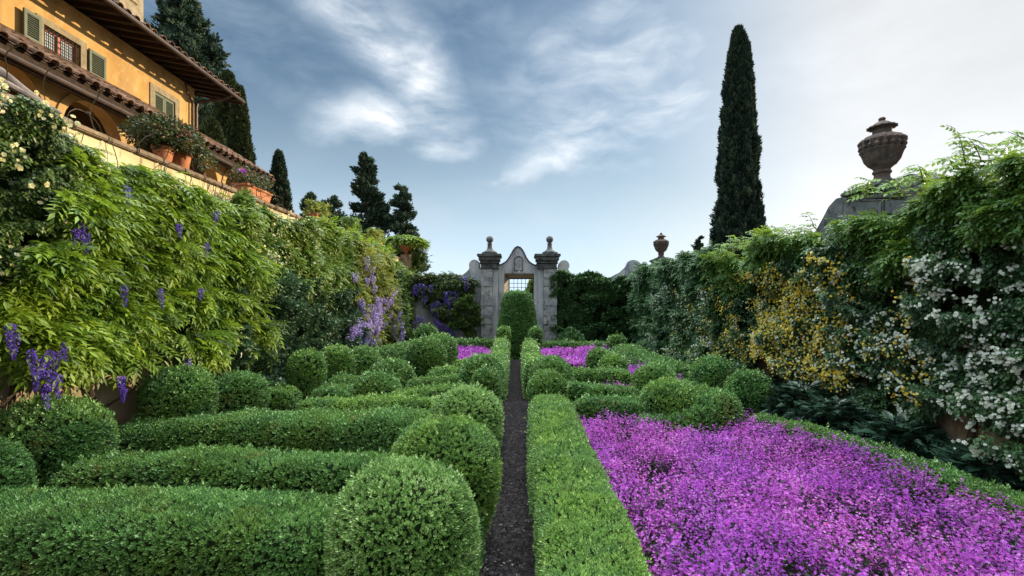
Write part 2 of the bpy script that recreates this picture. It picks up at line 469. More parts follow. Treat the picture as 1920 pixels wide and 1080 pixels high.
M['soil'] = surf_mat('soil', [(.3, (.012, .010, .008)), (.7, (.05, .04, .03))], 5, 1, .8, 30, bdist=.04)
M['stone'] = surf_mat('weathered_limestone', [(.25, (.17, .185, .21)), (.5, (.42, .42, .42)), (.75, (.60, .59, .55))], 2.2, .9, .5, 14,
                      extra=[(5, .50, .66, (.045, .05, .05), .85), (1.6, .5, .7, (.15, .17, .22), .6), (9, .62, .7, (.35, .33, .26), .6)])
M['stone_dark'] = surf_mat('mossy_limestone', [(.3, (.06, .065, .065)), (.6, (.16, .165, .16)), (.8, (.30, .29, .25))], 4, .95, .7, 16,
                           extra=[(8, .5, .62, (.028, .032, .03), .85), (3, .62, .75, (.30, .17, .10), .4)])
M['plaster_grey'] = surf_mat('old_grey_plaster', [(.25, (.34, .36, .39)), (.55, (.56, .57, .58)), (.8, (.70, .69, .66))], 1.1, .9, .25, 9,
                             extra=[(2.4, .5, .66, (.13, .16, .21), .85, (1, 1, .18)), (11, .58, .68, (.08, .085, .09), .6)])
M['plaster_tan'] = surf_mat('old_tan_plaster', [(.3, (.20, .14, .085)), (.55, (.36, .27, .18)), (.8, (.46, .38, .28))], 1.3, .9, .35, 8,
                            extra=[(2.5, .5, .66, (.10, .075, .055), .75, (1, 1, .4)), (9, .6, .7, (.06, .05, .04), .6)])
M['plaster_cream'] = surf_mat('cream_wall_plaster', [(.3, (.50, .40, .22)), (.6, (.66, .56, .34)), (.8, (.72, .63, .42))], 1.4, .9, .3, 9,
                              extra=[(6, .56, .68, (.16, .12, .07), .75, (1, 1, .45)), (2.0, .55, .75, (.45, .33, .18), .5)])
M['plaster_warm'] = surf_mat('warm_grey_plaster', [(.3, (.34, .30, .24)), (.7, (.52, .48, .40))], 2, .9, .3, 9)
M['coping'] = surf_mat('lichen_coping', [(.3, (.09, .065, .045)), (.6, (.24, .18, .12)), (.8, (.40, .33, .22))], 5, .95, .7, 16)
M['ochre'] = surf_mat('ochre_render', [(.25, (.34, .19, .065)), (.5, (.46, .28, .095)), (.75, (.55, .36, .14))], .9, .88, .22, 7,
                      extra=[(2.2, .52, .75, (.72, .50, .20), .6), (1.2, .58, .8, (.40, .20, .06), .45), (14, .62, .72, (.30, .18, .08), .5), (.55, .5, .7, (.36, .27, .15), .6, (1, 1, .6)), (4.5, .56, .66, (.62, .48, .28), .45), (1.7, .55, .68, (.22, .14, .08), .45, (1, 3.0, .25))])
M['ochre_shade'] = surf_mat('ochre_inner_shade', [(.3, (.09, .055, .03)), (.7, (.15, .09, .05))], 1.2, .9, .2, 7)  # ochre darkened to carry the shade inside the loggia
M['sandstone'] = surf_mat('pietra_surround', [(.3, (.20, .16, .10)), (.7, (.34, .29, .19))], 6, .85, .3, 20)
M['wood'] = surf_mat('dark_rafter_wood', [(.3, (.018, .011, .007)), (.7, (.055, .034, .02))], 8, .8, .5, 25, stretch=(.3, 2, 2))
M['tile'] = surf_mat('roof_tile', [(.25, (.05, .03, .02)), (.5, (.14, .08, .05)), (.8, (.34, .22, .13))], 3.2, .9, .5, 20,
                     extra=[(7, .52, .66, (.06, .05, .04), .75), (12, .62, .7, (.45, .40, .28), .6)])
M['gutter'] = surf_mat('copper_gutter', [(.3, (.03, .02, .014)), (.7, (.08, .05, .035))], 5, .5, .1, 20, metallic=.4, spec=.5)
M['shutter'] = surf_mat('green_shutter_paint', [(.3, (.055, .075, .04)), (.7, (.085, .11, .06))], 9, .55, .15, 30, spec=.4)
M['red_frame'] = surf_mat('red_window_paint', [(.3, (.30, .06, .03)), (.7, (.42, .10, .04))], 9, .5, .1, 30, spec=.4)
M['iron'] = surf_mat('dark_iron', [(.3, (.02, .02, .02)), (.7, (.05, .045, .04))], 12, .6, .1, 40, metallic=.6)
M['terracotta'] = surf_mat('terracotta', [(.3, (.36, .13, .06)), (.6, (.52, .22, .11)), (.8, (.58, .32, .2))], 6, .85, .3, 20, extra=[(5, .58, .7, (.2, .14, .1), .6)])
M['terra_urn'] = surf_mat('weathered_terracotta', [(.3, (.075, .055, .045)), (.6, (.135, .098, .08)), (.8, (.19, .15, .125))], 6, .9, .6, 22,
                          extra=[(5, .48, .62, (.06, .055, .05), .8), (10, .62, .7, (.28, .27, .24), .6)])
M['tank'] = surf_mat('old_roof_stone', [(.3, (.07, .065, .07)), (.7, (.22, .20, .19))], 5, .9, .4, 18)

def glass_mat():
    m, nt, out = new_mat('window_glass')
    p = nt.nodes.new('ShaderNodeBsdfPrincipled')
    c = ramp(nt, tnoise(nt, 1.5, 2), [(.35, (.28, .33, .38)), (.65, (.5, .54, .55))])
    nt.links.new(c, p.inputs['Base Color']); p.inputs['Roughness'].default_value = .12
    nt.links.new(p.outputs[0], out.inputs[0])
    return m
M['glass'] = glass_mat()

def path_mat():
    m, nt, out = new_mat('dark_gravel')
    tc = nt.nodes.new('ShaderNodeTexCoord')
    v = nt.nodes.new('ShaderNodeTexVoronoi'); v.inputs['Scale'].default_value = 30
    nt.links.new(tc.outputs['Object'], v.inputs['Vector'])
    c = ramp(nt, v.outputs['Color'], [(0, (.006, .006, .007)), (.55, (.018, .017, .018)), (.9, (.05, .047, .047)), (1, (.18, .16, .15))])
    c = mixc(nt, ramp(nt, tnoise(nt, 2.5, 4), [(.4, (0, 0, 0)), (.7, (.7, .7, .7))]), c, (.02, .018, .018))
    p = nt.nodes.new('ShaderNodeBsdfPrincipled'); nt.links.new(c, p.inputs['Base Color']); p.inputs['Roughness'].default_value = .95; p.inputs['Specular IOR Level'].default_value = .05
    b = nt.nodes.new('ShaderNodeBump'); b.inputs['Strength'].default_value = .9; b.inputs['Distance'].default_value = .012
    inv = nt.nodes.new('ShaderNodeMath'); inv.operation = 'SUBTRACT'; inv.inputs[0].default_value = 1; nt.links.new(v.outputs['Distance'], inv.inputs[1])
    nt.links.new(inv.outputs[0], b.inputs['Height']); nt.links.new(b.outputs[0], p.inputs['Normal'])
    nt.links.new(p.outputs[0], out.inputs[0])
    return m
M['path'] = path_mat()

# ------------------------------------------------------------------ ground, path, terrace
WL_X, WR_X, WF_Y = -5.6, 6.0, 23.0     # garden faces of left, right and far walls
b = MB(); b.prism([(-900, -40), (900, -40), (900, 1500), (-900, 1500)], 'z', -.3, 0)
tag(b.build('ground', M['soil']), kind='structure')
b = MB(); b.box(-.36, .28, .3, 21, -.05, .006)
tag(b.build('path', M['path']), kind='structure')
b = MB(); b.prism([(-60, -10), (WL_X - .5, -10), (WL_X - .5, 60), (-60, 60)], 'z', -.2, 3.55)
tag(b.build('terrace', M['coping']), kind='structure')

# fallen leaves and grit on the path
lc = LC(); n = 9000
yy = 2.0 + 17 * RNG.random(n) ** 1.7; xx = -.34 + .6 * RNG.random(n)
lc.scatter(leaf(.35, .1), np.c_[xx, yy, .010 + .012 * RNG.random(n)], np.c_[RNG.normal(size=(n, 2)), RNG.normal(0, .15, n)], np.c_[RNG.normal(0, .4, (n, 2)), np.ones(n)], .007 + .022 * RNG.random(n) ** 2)
M['litter'] = leaf_mat('leaf_litter', [(0, (.004, .003, .003)), (.6, (.016, .012, .010)), (.9, (.06, .05, .04)), (1, (.30, .27, .25))], .05, .9, spec=.05)
tag(lc.build('leaf_litter', M['litter']), 'dry leaf litter and grit scattered on the dark gravel path', 'leaf litter', kind='stuff')

# ------------------------------------------------------------------ clipped box
def tri_sample(V, T, N_total_w, fn_w):
    a, b_, c = V[T[:, 0]], V[T[:, 1]], V[T[:, 2]]
    cr = np.cross(b_ - a, c - a); ar = .5 * np.linalg.norm(cr, axis=1)
    nrm = norm(cr); cen = (a + b_ + c) / 3
    w = ar * fn_w(cen, nrm)
    n = int(w.sum())
    if n < 1: n = 1
    idx = RNG.choice(len(T), n, p=w / w.sum())
    r1 = np.sqrt(RNG.random(n)); r2 = RNG.random(n)
    P = a[idx] * (1 - r1)[:, None] + b_[idx] * (r1 * (1 - r2))[:, None] + c[idx] * (r1 * r2)[:, None]
    return P, nrm[idx]

CAM = np.array([0, 0, H])
def leaf_size(P, base=.021, ref=3.6, power=.6):
    d = np.linalg.norm(P - CAM, axis=-1)
    return base * np.maximum(1, d / ref) ** power

def clothe(lc, V, T, cover=3.0, base=.0225, mi=0, up=.45, rough=.45, tpl=None, bias=0.0, perleaf=None):
    """cover a closed triangle surface with sprigs"""
    d = np.linalg.norm(V.mean(0) - CAM)
    t = tpl if tpl is not None else (SPRIG6 if d < 6.5 else SPRIG4 if d < 11 else SPRIG3)
    k = len(t[0]) // 4
    def w(cen, nrm):
        s_ = leaf_size(cen, base)
        view = norm(CAM - cen); f = (nrm * view).sum(1)
        fac = np.where(f > -.25, 1.0, .3)
        fac = fac * np.where(cen[:, 2] < .12, .5, 1)
        return cover * fac / (s_ * s_ * .28) / k
    P, Nn = tri_sample(V, T, 0, w)
    n = len(P)
    s_ = leaf_size(P, base) * (.75 + .5 * RNG.random(n))
    P = P + Nn * (s_ * (RNG.random(n) * 1.0 - .2))[:, None]
    D = Nn + np.array([0, 0, up]) + rand_dir(n) * rough
    val = np.clip(.18 + .55 * RNG.random(n) + .5 * (vnoise(P[:, 0] * 6, P[:, 1] * 6, P[:, 2] * 6) - .5) + bias, 0, 1)
    lc.scatter(t, P, D, rand_dir(n), s_, mi, val, jit=.12)
    # stray shoots
    m = max(6, n // 45)
    pw_ = np.clip(Nn[:, 2], .08, 1) ** 1.5
    i = RNG.choice(n, m, p=pw_ / pw_.sum())
    lc.scatter(t, P[i] + Nn[i] * (s_[i] * (.5 + 1.3 * RNG.random(m) ** 2))[:, None], Nn[i] + np.array([0, 0, .8]) + rand_dir(m) * .3, rand_dir(m), s_[i] * 1.1, mi, .6 + .4 * RNG.random(m))

def grid_tris(nu, nv, wrap_v=False):
    T = []
    i, j = np.meshgrid(np.arange(nu - 1), np.arange(nv if wrap_v else nv - 1), indexing='ij')
    j2 = (j + 1) % nv
    a = i * nv + j; b_ = (i + 1) * nv + j; c = (i + 1) * nv + j2; d = i * nv + j2
    return np.concatenate([np.stack([a, b_, c], -1).reshape(-1, 3), np.stack([a, c, d], -1).reshape(-1, 3)])

def lump(V, C, amp, freq):
    """push out/in by noise along direction from C-axis"""
    n_ = fbm(V[:, 0] * freq, V[:, 1] * freq, V[:, 2] * freq, 2) - .5
    D = norm(V - C)
    return V + D * (n_ * amp)[:, None]

def hedge(label, pts, w, h, mat='box', cover=3.0, group='clipped box hedges of the parterre', wave=.05, sq=.40, bias=0, name='box_hedge', cat='hedge'):
    P = np.array([(p[0], p[1], p[2] if len(p) > 2 else h) for p in pts], float)
    seg = np.linalg.norm(np.diff(P[:, :2], axis=0), axis=1); L = np.r_[0, np.cumsum(seg)]
    tot = L[-1]; n = max(8, int(tot / .10))
    e = (1 - np.cos(np.linspace(0, PI, n))) / 2
    s_ = tot * (.35 * e + .65 * np.linspace(0, 1, n))
    # smooth interpolation
    C = np.stack([np.interp(s_, L, P[:, i]) for i in range(3)], 1)
    for _ in range(3): C[1:-1] = (C[:-2] + 2 * C[1:-1] + C[2:]) / 4
    t = np.gradient(C[:, :2], axis=0); t = norm(t); nn = np.stack([t[:, 1], -t[:, 0]], 1)
    nv = 26; th = np.linspace(0, PI, nv)
    cx = np.sign(np.cos(th)) * np.abs(np.cos(th)) ** sq; cz = np.abs(np.sin(th)) ** sq
    ed = np.minimum(s_, tot - s_) / (w * .45); ed = np.clip(ed, 0, 1)
    f = (1 - (1 - ed) ** 2.6) ** (1 / 2.6)
    fh = (1 - (1 - ed) ** 3.5 * .995) ** (1 / 3.5)
    hw = w / 2 * f * (1 + .10 * (fbm(s_ * 1.3, C[0, 0], 3.3, 2) - .5) * 2)
    hh = C[:, 2] * fh + wave * 2 * (fbm(s_ * .9 + C[0, 1], C[0, 0], 1.7, 2) - .5)
    X = C[:, 0, None] + nn[:, 0, None] * hw[:, None] * cx[None]
    Y = C[:, 1, None] + nn[:, 1, None] * hw[:, None] * cx[None]
    Z = hh[:, None] * cz[None] + 0 * X
    V = np.stack([X, Y, Z], -1).reshape(-1, 3)
    CC = np.repeat(np.c_[C[:, :2], C[:, 2] * .4], nv, 0)
    V = lump(V, CC, .10, 2.6); V[:, 2] = np.maximum(V[:, 2], 0)
    T = grid_tris(n, nv)
    # orient outward
    a, b_, c = V[T[:, 0]], V[T[:, 1]], V[T[:, 2]]
    if ((np.cross(b_ - a, c - a)) * ((a + b_ + c) / 3 - CC[T[:, 0]])).sum() < 0: T = T[:, ::-1]
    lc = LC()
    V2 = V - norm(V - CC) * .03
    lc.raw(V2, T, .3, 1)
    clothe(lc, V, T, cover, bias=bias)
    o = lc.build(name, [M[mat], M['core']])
    return tag(o, label, cat, group)

def ball(label, x, y, top, r, mat='box', ry=None, stretch=1.0, cover=3.0, bias=0, group='clipped box balls of the parterre', base_r=.62, sq=.9):
    ry = ry or r
    nu, nv = 30, 40
    zc = max(top - r * 1.0 * stretch, r * .55)
    c = (top - zc)
    ph = np.linspace(0.001, 1, nu); V = []
    for k in ph:
        if k < .62:
            a = k / .62 * PI / 2
            rad = abs(math.sin(a)) ** sq; z = zc + c * abs(math.cos(a)) ** sq
        else:
            q = (k - .62) / .38
            rad = 1 - (1 - base_r) * (q ** 1.8); z = zc * (1 - q)
        a_ = np.linspace(0, 2 * PI, nv, endpoint=False)
        V.append(np.stack([x + r * rad * np.cos(a_), y + ry * rad * np.sin(a_), np.full(nv, z)], 1))
    V = np.concatenate(V)
    C = np.c_[np.full(len(V), x), np.full(len(V), y), np.minimum(V[:, 2], zc)]
    V = lump(V, C, r * .16, 1.6 / r * .6); V[:, 2] = np.maximum(V[:, 2], 0)
    T = grid_tris(nu, nv, True)
    a, b_, c_ = V[T[:, 0]], V[T[:, 1]], V[T[:, 2]]
    if ((np.cross(b_ - a, c_ - a)) * ((a + b_ + c_) / 3 - C[T[:, 0]])).sum() < 0: T = T[:, ::-1]
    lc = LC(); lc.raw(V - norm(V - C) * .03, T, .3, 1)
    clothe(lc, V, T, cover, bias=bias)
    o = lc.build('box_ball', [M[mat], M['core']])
    return tag(o, label, 'topiary', group)

# --- left of the path, near to far
hedge('nearest clipped box hedge filling the bottom left corner of the garden', [(-5.2, 3.75), (-3.2, 3.72, .66), (-2.2, 3.7, .64), (-1.15, 3.62, .62)], .8, .68, 'box', wave=.06)
hedge('second clipped box hedge from the camera, starting beside the big ball at the left edge', [(-4.7, 5.0, .58), (-3.4, 4.95, .64), (-2.0, 4.88, .65), (-1.1, 4.78, .64)], .58, .66, 'box', wave=.05)
hedge('broad third box hedge across the left bed with a tall dark front', [(-5.45, 6.35, .58), (-4.6, 6.55, .62), (-3.5, 6.7, .68), (-2.2, 6.7, .71), (-1.1, 6.55, .70)], .84, .7, 'box', wave=.05)
hedge('thin fourth box hedge just behind the broad one on the left', [(-3.6, 7.85, .66), (-2.4, 7.85, .68), (-1.0, 7.7, .70)], .5, .68, 'box_lime', wave=.03)
hedge('left box hedge edging the gravel path at its near end', [(-.66, 2.3, .5), (-.64, 5.5, .52), (-.62, 8.8, .58)], .62, .55, 'box')
ball('large pale box ball nearest the camera beside the gravel path', -.79, 3.36, 1.08, .50, 'box_pale', bias=.05, stretch=.95)
ball('lime tinged box ball second along the left edge of the path', -.68, 4.48, 1.15, .50, 'box_lime', stretch=.95)
ball('silvery box ball third along the left edge of the path', -.66, 6.2, 1.13, .45, 'box_pale', bias=.12)
ball('small round box ball in front of a wider dome beside the path on the left', -.60, 9.3, .98, .27, 'box')
ball('wide box dome just behind the small round ball on the left path edge', -.76, 10.3, 1.14, .42, 'box', ry=.5)
ball('big dark box ball at the left edge of the picture under the wisteria', -4.98, 5.15, 1.20, .50, 'box', bias=-.1)
ball('box ball cut off by the left edge of the picture', -4.62, 4.05, 1.04, .36, 'box', bias=-.05)
ball('broad round box ball below a hanging purple wisteria flower', -4.92, 6.98, 1.30, .44, 'box')
ball('rounded box ball right of the broad one at the foot of the left wall', -4.5, 7.75, 1.11, .39, 'box')
ball('tall narrow box drum standing before the dark bay shrub', -4.28, 9.75, 1.26, .33, 'box_lime', sq=.7)
ball('box ball between the narrow drum and the pale wisteria flowers', -4.1, 10.9, 1.27, .38, 'box_lime')
ball('lower box ball right below the pale wisteria flowers on the left wall', -3.72, 11.6, 1.2, .36, 'box_lime')
hedge('short bright box hedge stub left of the low box mound', [(-4.9, 8.75, .7), (-4.0, 8.85, .68)], .6, .66, 'box_lime')
hedge('low box mound left of the round dome in the middle of the left bed', [(-3.95, 9.35, .66), (-3.3, 9.3, .6), (-2.9, 9.2, .5)], .75, .65, 'box')
ball('round box dome in the middle of the left bed', -2.75, 9.35, .88, .46, 'box', ry=.45)
hedge('curved box hedge behind the low mound on the left', [(-4.1, 10.4, .66), (-3.6, 10.35, .68), (-3.0, 10.2, .6)], .55, .66, 'box')
hedge('box hedge swelling up into a rounded shoulder on the left', [(-4.0, 11.6, .66), (-3.4, 11.5, .74), (-2.95, 11.3, .98), (-2.75, 11.1, .98), (-2.6, 10.8, .7)], .8, .9, 'box_pale', sq=.62, bias=-.1)
hedge('slanting box hedge running to the silvery ball, nearest of the three slats', [(-2.4, 8.7, .6), (-1.7, 9.1, .62), (-.85, 9.6, .62)], .5, .62, 'box_lime')
hedge('slanting box hedge in the middle of the three slats on the left', [(-2.35, 10.1, .6), (-1.6, 10.5, .62), (-.95, 10.9, .62)], .45, .62, 'box')
hedge('low box hump at the back of the three slats on the left', [(-2.25, 11.9, .6), (-1.75, 11.95, .66), (-1.2, 12.0, .6)], .6, .64, 'box_lime', sq=.6)
ball('tall dark box ball standing highest in the middle of the left bed', -2.45, 12.9, 1.32, .50, 'box', bias=-.05)
ball('box ball half hidden behind the tall dark one', -2.3, 14.1, 1.33, .48, 'box_lime')
hedge('long box hedge along the foot of the left wall below pale flowers', [(-4.6, 13.0, .8), (-4.0, 14.2, .95), (-3.6, 15.6, 1.0), (-3.1, 16.6, .95)], .8, .95, 'box', sq=.6)
ball('far box ball before the grey back wall on the left', -3.42, 18.2, 1.46, .43, 'box')
hedge('far left box hedge under the back wall behind pink flowers', [(-3.4, 19.9), (-2.0, 20.0), (-.9, 20.1)], .6, .78, 'box', bias=-.1)
hedge('short box hedge at the front of the far left pink flower bed', [(-1.9, 13.6, .6), (-1.4, 14.2, .62), (-1.0, 14.4, .6)], .5, .6, 'box_lime')
hedge('left box hedge edging the far end of the path', [(-.55, 11.0, .78), (-.55, 14, .82), (-.58, 17, .9), (-.60, 19.2, .9)], .46, .85, 'box_lime', wave=.10)
ball('small box cap ball at the far left corner of the path', -.56, 19.4, 1.36, .24, 'box_lime')

# --- right of the path
hedge('long lime green box hedge edging the right side of the path', [(.52, 1.9, .62), (.52, 4.0, .60), (.54, 6.3, .62), (.58, 8.5, .66)], .70, .62, 'box_lime', wave=.06, bias=.08, cover=2.5)
ball('small box ball at the far end of the lime green path hedge', .58, 9.1, .95, .34, 'box')
ball('wider box dome behind the small ball on the right path edge', .72, 10.3, 1.08, .44, 'box', ry=.5)
hedge('right box hedge with humps edging the far end of the path', [(.42, 11.2, .85), (.42, 13, .78), (.44, 14.6, .92), (.46, 16.4, .80), (.48, 18.2, .95)], .48, .85, 'box_lime', wave=.16)
ball('small box cap ball at the far right corner of the path', .74, 19.3, 1.32, .25, 'box')
hedge('dark box hedge behind the big magenta bed joining the path hedge', [(.95, 8.35, .62), (1.5, 8.3, .60), (2.3, 8.0, .55)], .6, .6, 'box', bias=-.12)
hedge('slanting box hedge just behind the dark one on the right', [(.95, 9.9, .62), (1.6, 9.6, .62), (2.4, 9.3, .6)], .42, .62, 'box')
hedge('box hedge in the middle of the right bed with a dark front', [(1.1, 11.6, .66), (1.8, 11.4, .70), (2.7, 11.2, .68)], .55, .68, 'box_lime', bias=-.12)
ball('front box ball of the small pair in the middle of the right bed', 2.42, 12.2, .95, .34, 'box_lime')
ball('rear box ball of the small pair in the middle of the right bed', 2.28, 13.3, 1.02, .34, 'box')
ball('box ball behind the lime dome at the edge of the magenta bed', 2.78, 9.7, 1.02, .42, 'box')
ball('broad lime topped box dome at the back edge of the magenta bed', 2.52, 7.95, .95, .46, 'box_lime', ry=.42, stretch=.8)
hedge('swelling box mound at the back right of the magenta bed', [(1.9, 7.75, .5), (2.5, 7.55, .48), (3.1, 7.55, .78), (3.45, 7.8, .78)], .7, .6, 'box', sq=.62, bias=-.08)
ball('biggest box ball at the foot of the right wall', 4.3, 10.55, 1.06, .48, 'box', bias=-.05)
ball('box ball between the biggest one and the dark acanthus leaves', 4.48, 9.3, .92, .40, 'box', bias=-.08)
hedge('box hedge linking the balls at the foot of the right wall', [(3.0, 10.9, .6), (3.7, 9.9, .58), (3.9, 8.8, .55)], .5, .6, 'box')
ball('far box ball before the ivy covered back wall', 4.05, 19.6, 1.02, .38, 'box', bias=-.05)
hedge('rounded box hedge along the far right border', [(3.9, 18.2, .7), (4.0, 16.0, .72), (4.15, 14.0, .68), (4.3, 12.0, .6)], .8, .7, 'box', sq=.6)
hedge('low thin box hedge right of the magenta bed below the climbing roses', [(3.75, 7.7, .45), (4.35, 6.6, .42), (4.62, 5.4, .40), (4.75, 3.6, .42)], .46, .42, 'box', bias=-.05)
hedge('far right box hedge under the ivy behind pink flowers', [(1.0, 20.1), (2.4, 20.0), (3.7, 19.9)], .6, .7, 'box', bias=-.1)

# ------------------------------------------------------------------ flower beds
def flower_bed(label, poly, h, dens, fs, name='flower_bed', leafdens=1.0, hvar=.12):
    P = np.array(poly, float)
    mn, mx = P.min(0), P.max(0); area = 0
    def inside(q):
        r = np.zeros(len(q), bool); n_ = len(P); j = n_ - 1
        for i in range(n_):
            xi, yi = P[i]; xj, yj = P[j]
            c = ((yi > q[:, 1]) != (yj > q[:, 1])) & (q[:, 0] < (xj - xi) * (q[:, 1] - yi) / (yj - yi + 1e-9) + xi)
            r ^= c; j = i
        return r
    n = int(dens * np.prod(mx - mn)); q = mn + (mx - mn) * RNG.random((n, 2)); q = q[inside(q)]
    q = q[fbm(q[:, 0] * 3.1, q[:, 1] * 3.1, 4.4, 3) > .37 + .07 * RNG.random(len(q))]
    n = len(q)
    hh = h + hvar * (fbm(q[:, 0] * 1.1, q[:, 1] * 1.1, 2.0, 2) - .5) * 2 + RNG.normal(0, .065, n)
    lean = RNG.normal(0, .05, (n, 2))
    top = np.c_[q + lean, hh]; base = np.c_[q, np.zeros(n)]
    lc = LC()
    # stems: thin triangles
    d = norm(top - base)
    L = np.linalg.norm(top - base, axis=1)
    stem = (np.array([[-.006, .35, 0], [.006, .35, 0], [0, 1, 0]]), np.array([[0, 1, 2]]))
    lc.scatter(stem, base, d, rand_dir(n), L, 1, .3 + .4 * RNG.random(n))
    # florets up the top third
    k = 8
    for i in range(k):
        t = RNG.random(n) ** 1.3
        p = top - d * (t * .17)[:, None] + rand_dir(n) * np.array([1, 1, .5]) * (.012 + .028 * t)[:, None]
        dd = norm(p - (top - d * .2)) + rand_dir(n) * .7 + np.array([0, -.25, .35])
        pv = np.clip(RNG.random(n) * .75 + .35 * (vnoise(q[:, 0] * 5, q[:, 1] * 5, 0) - .2), 0, .97)
        pv[RNG.random(n) < .012] = 1
        lc.scatter(BLOOM4, p, dd, rand_dir(n), fs * (.7 + .6 * RNG.random(n)), 0, pv)
    # leaves
    m = int(n * 1.6 * leafdens)
    i = RNG.integers(0, n, m)
    z = hh[i] * (.25 + .55 * RNG.random(m))
    p = np.c_[q[i] + RNG.normal(0, .03, (m, 2)), z]
    lc.scatter(leaf(.22, .08, .2), p, rand_dir(m) + np.array([0, 0, .5]), rand_dir(m) + np.array([0, 0, 1]), fs * (1.6 + 1.6 * RNG.random(m)), 1)
    return tag(lc.build(name, [M['pink_petal'], M['bed_leaf']]), label, 'flowers', kind='stuff')

flower_bed('big bed of massed magenta flowers right of the path', [(.84, 1.6), (.90, 7.9), (1.9, 7.45), (2.9, 7.1), (3.35, 7.45), (3.65, 7.6), (4.2, 6.3), (4.45, 5.0), (4.55, 1.6)], .42, 820, .0215)
flower_bed('pink flower bed at the far right before the back wall', [(.85, 14.2), (.9, 19.6), (3.6, 19.4), (2.6, 14.4)], .50, 260, .055)
flower_bed('pink flower bed at the far left before the back wall', [(-2.9, 15.2), (-2.9, 19.5), (-.9, 19.6), (-.9, 14.8)], .50, 260, .055)
flower_bed('small patch of pink flowers beside the pair of box balls', [(2.9, 12.3), (3.0, 14.2), (3.9, 14.0), (3.8, 12.0)], .45, 200, .045)
flower_bed('small patch of pink flowers between two box hedges on the right', [(1.6, 10.0), (1.6, 10.9), (2.9, 10.8), (2.8, 10.2)], .42, 220, .04)
flower_bed('small patch of faded flowers between box hedges on the left', [(-2.5, 10.9), (-2.5, 11.5), (-1.9, 11.7), (-1.8, 11.2)], .42, 160, .04)
flower_bed('few pale flowers beside the biggest ball on the right', [(3.2, 10.6), (3.2, 11.4), (3.8, 11.3), (3.7, 10.4)], .5, 160, .04)

# ------------------------------------------------------------------ topiary cone in front of the gate
def cone():
    nu, nv = 26, 44; V = []
    x, y = .02, 20.9
    for k in np.linspace(0.001, 1, nu):
        if k < .3: a = k / .3 * PI / 2; rad = .60 * math.sin(a) ** .7; z = 2.60 + .22 * math.cos(a)
        else: q = (k - .3) / .7; rad = .60 + .40 * q ** .75; z = 2.60 * (1 - q)
        a_ = np.linspace(0, 2 * PI, nv, endpoint=False)
        V.append(np.stack([x + .98 * rad * np.cos(a_), y + .9 * rad * np.sin(a_), np.full(nv, z)], 1))
    V = np.concatenate(V); C = np.c_[np.full(len(V), x), np.full(len(V), y), np.minimum(V[:, 2], 2.4)]
    V = lump(V, C, .08, 2.5); V[:, 2] = np.maximum(V[:, 2], 0)
    T = grid_tris(nu, nv, True); a, b_, c_ = V[T[:, 0]], V[T[:, 1]], V[T[:, 2]]
    if ((np.cross(b_ - a, c_ - a)) * ((a + b_ + c_) / 3 - C[T[:, 0]])).sum() < 0: T = T[:, ::-1]
    lc = LC(); lc.raw(V - norm(V - C) * .04, T, .3, 1); clothe(lc, V, T, 2.6, base=.02)
    tag(lc.build('topiary_cone', [M['topiary'], M['core']]), 'tall clipped evergreen cone standing before the stone gateway', 'topiary')
cone()

# ------------------------------------------------------------------ far wall and gateway
def arc(cx, cz, r, a0, a1, n):
    return [(cx + r * math.cos(math.radians(a0 + (a1 - a0) * i / n)), cz + r * math.sin(math.radians(a0 + (a1 - a0) * i / n))) for i in range(n + 1)]

def far_walls():
    # left stretch with scroll
    b = MB()
    out = [(WL_X, 0), (WL_X, 3.62), (-3.6, 3.6), (-3.0, 3.62), (-2.65, 3.72), (-2.45, 3.86), (-2.32, 4.0)]
    out += arc(-2.06, 4.2, .26, 200, -30, 14)
    out += [(-1.74, 4.0), (-1.74, 0)]
    b.prism(out, 'y', WF_Y, WF_Y + .45)
    tag(b.build('garden_wall', M['plaster_grey'], bevel=.012), 'grey plastered back wall with a small scroll left of the gateway', 'wall')
    b = MB()
    out = [(1.98, 0), (1.98, 4.0), (2.0, 4.1)] + arc(2.24, 4.17, .26, 200, -40, 14)
    out += [(2.52, 3.86), (2.7, 3.72), (3.1, 3.60), (3.6, 3.50), (4.1, 3.52), (4.5, 3.64), (4.9, 3.86), (5.18, 4.12)] + arc(5.56, 4.0, .44, 125, -25, 14)
    out += [(5.85, 3.55), (WR_X, 3.5), (WR_X, 0)]
    b.prism(out, 'y', WF_Y, WF_Y + .45)
    tag(b.build('garden_wall', M['plaster_grey'], bevel=.012), 'grey back wall with a big sweeping scroll right of the gateway', 'wall')

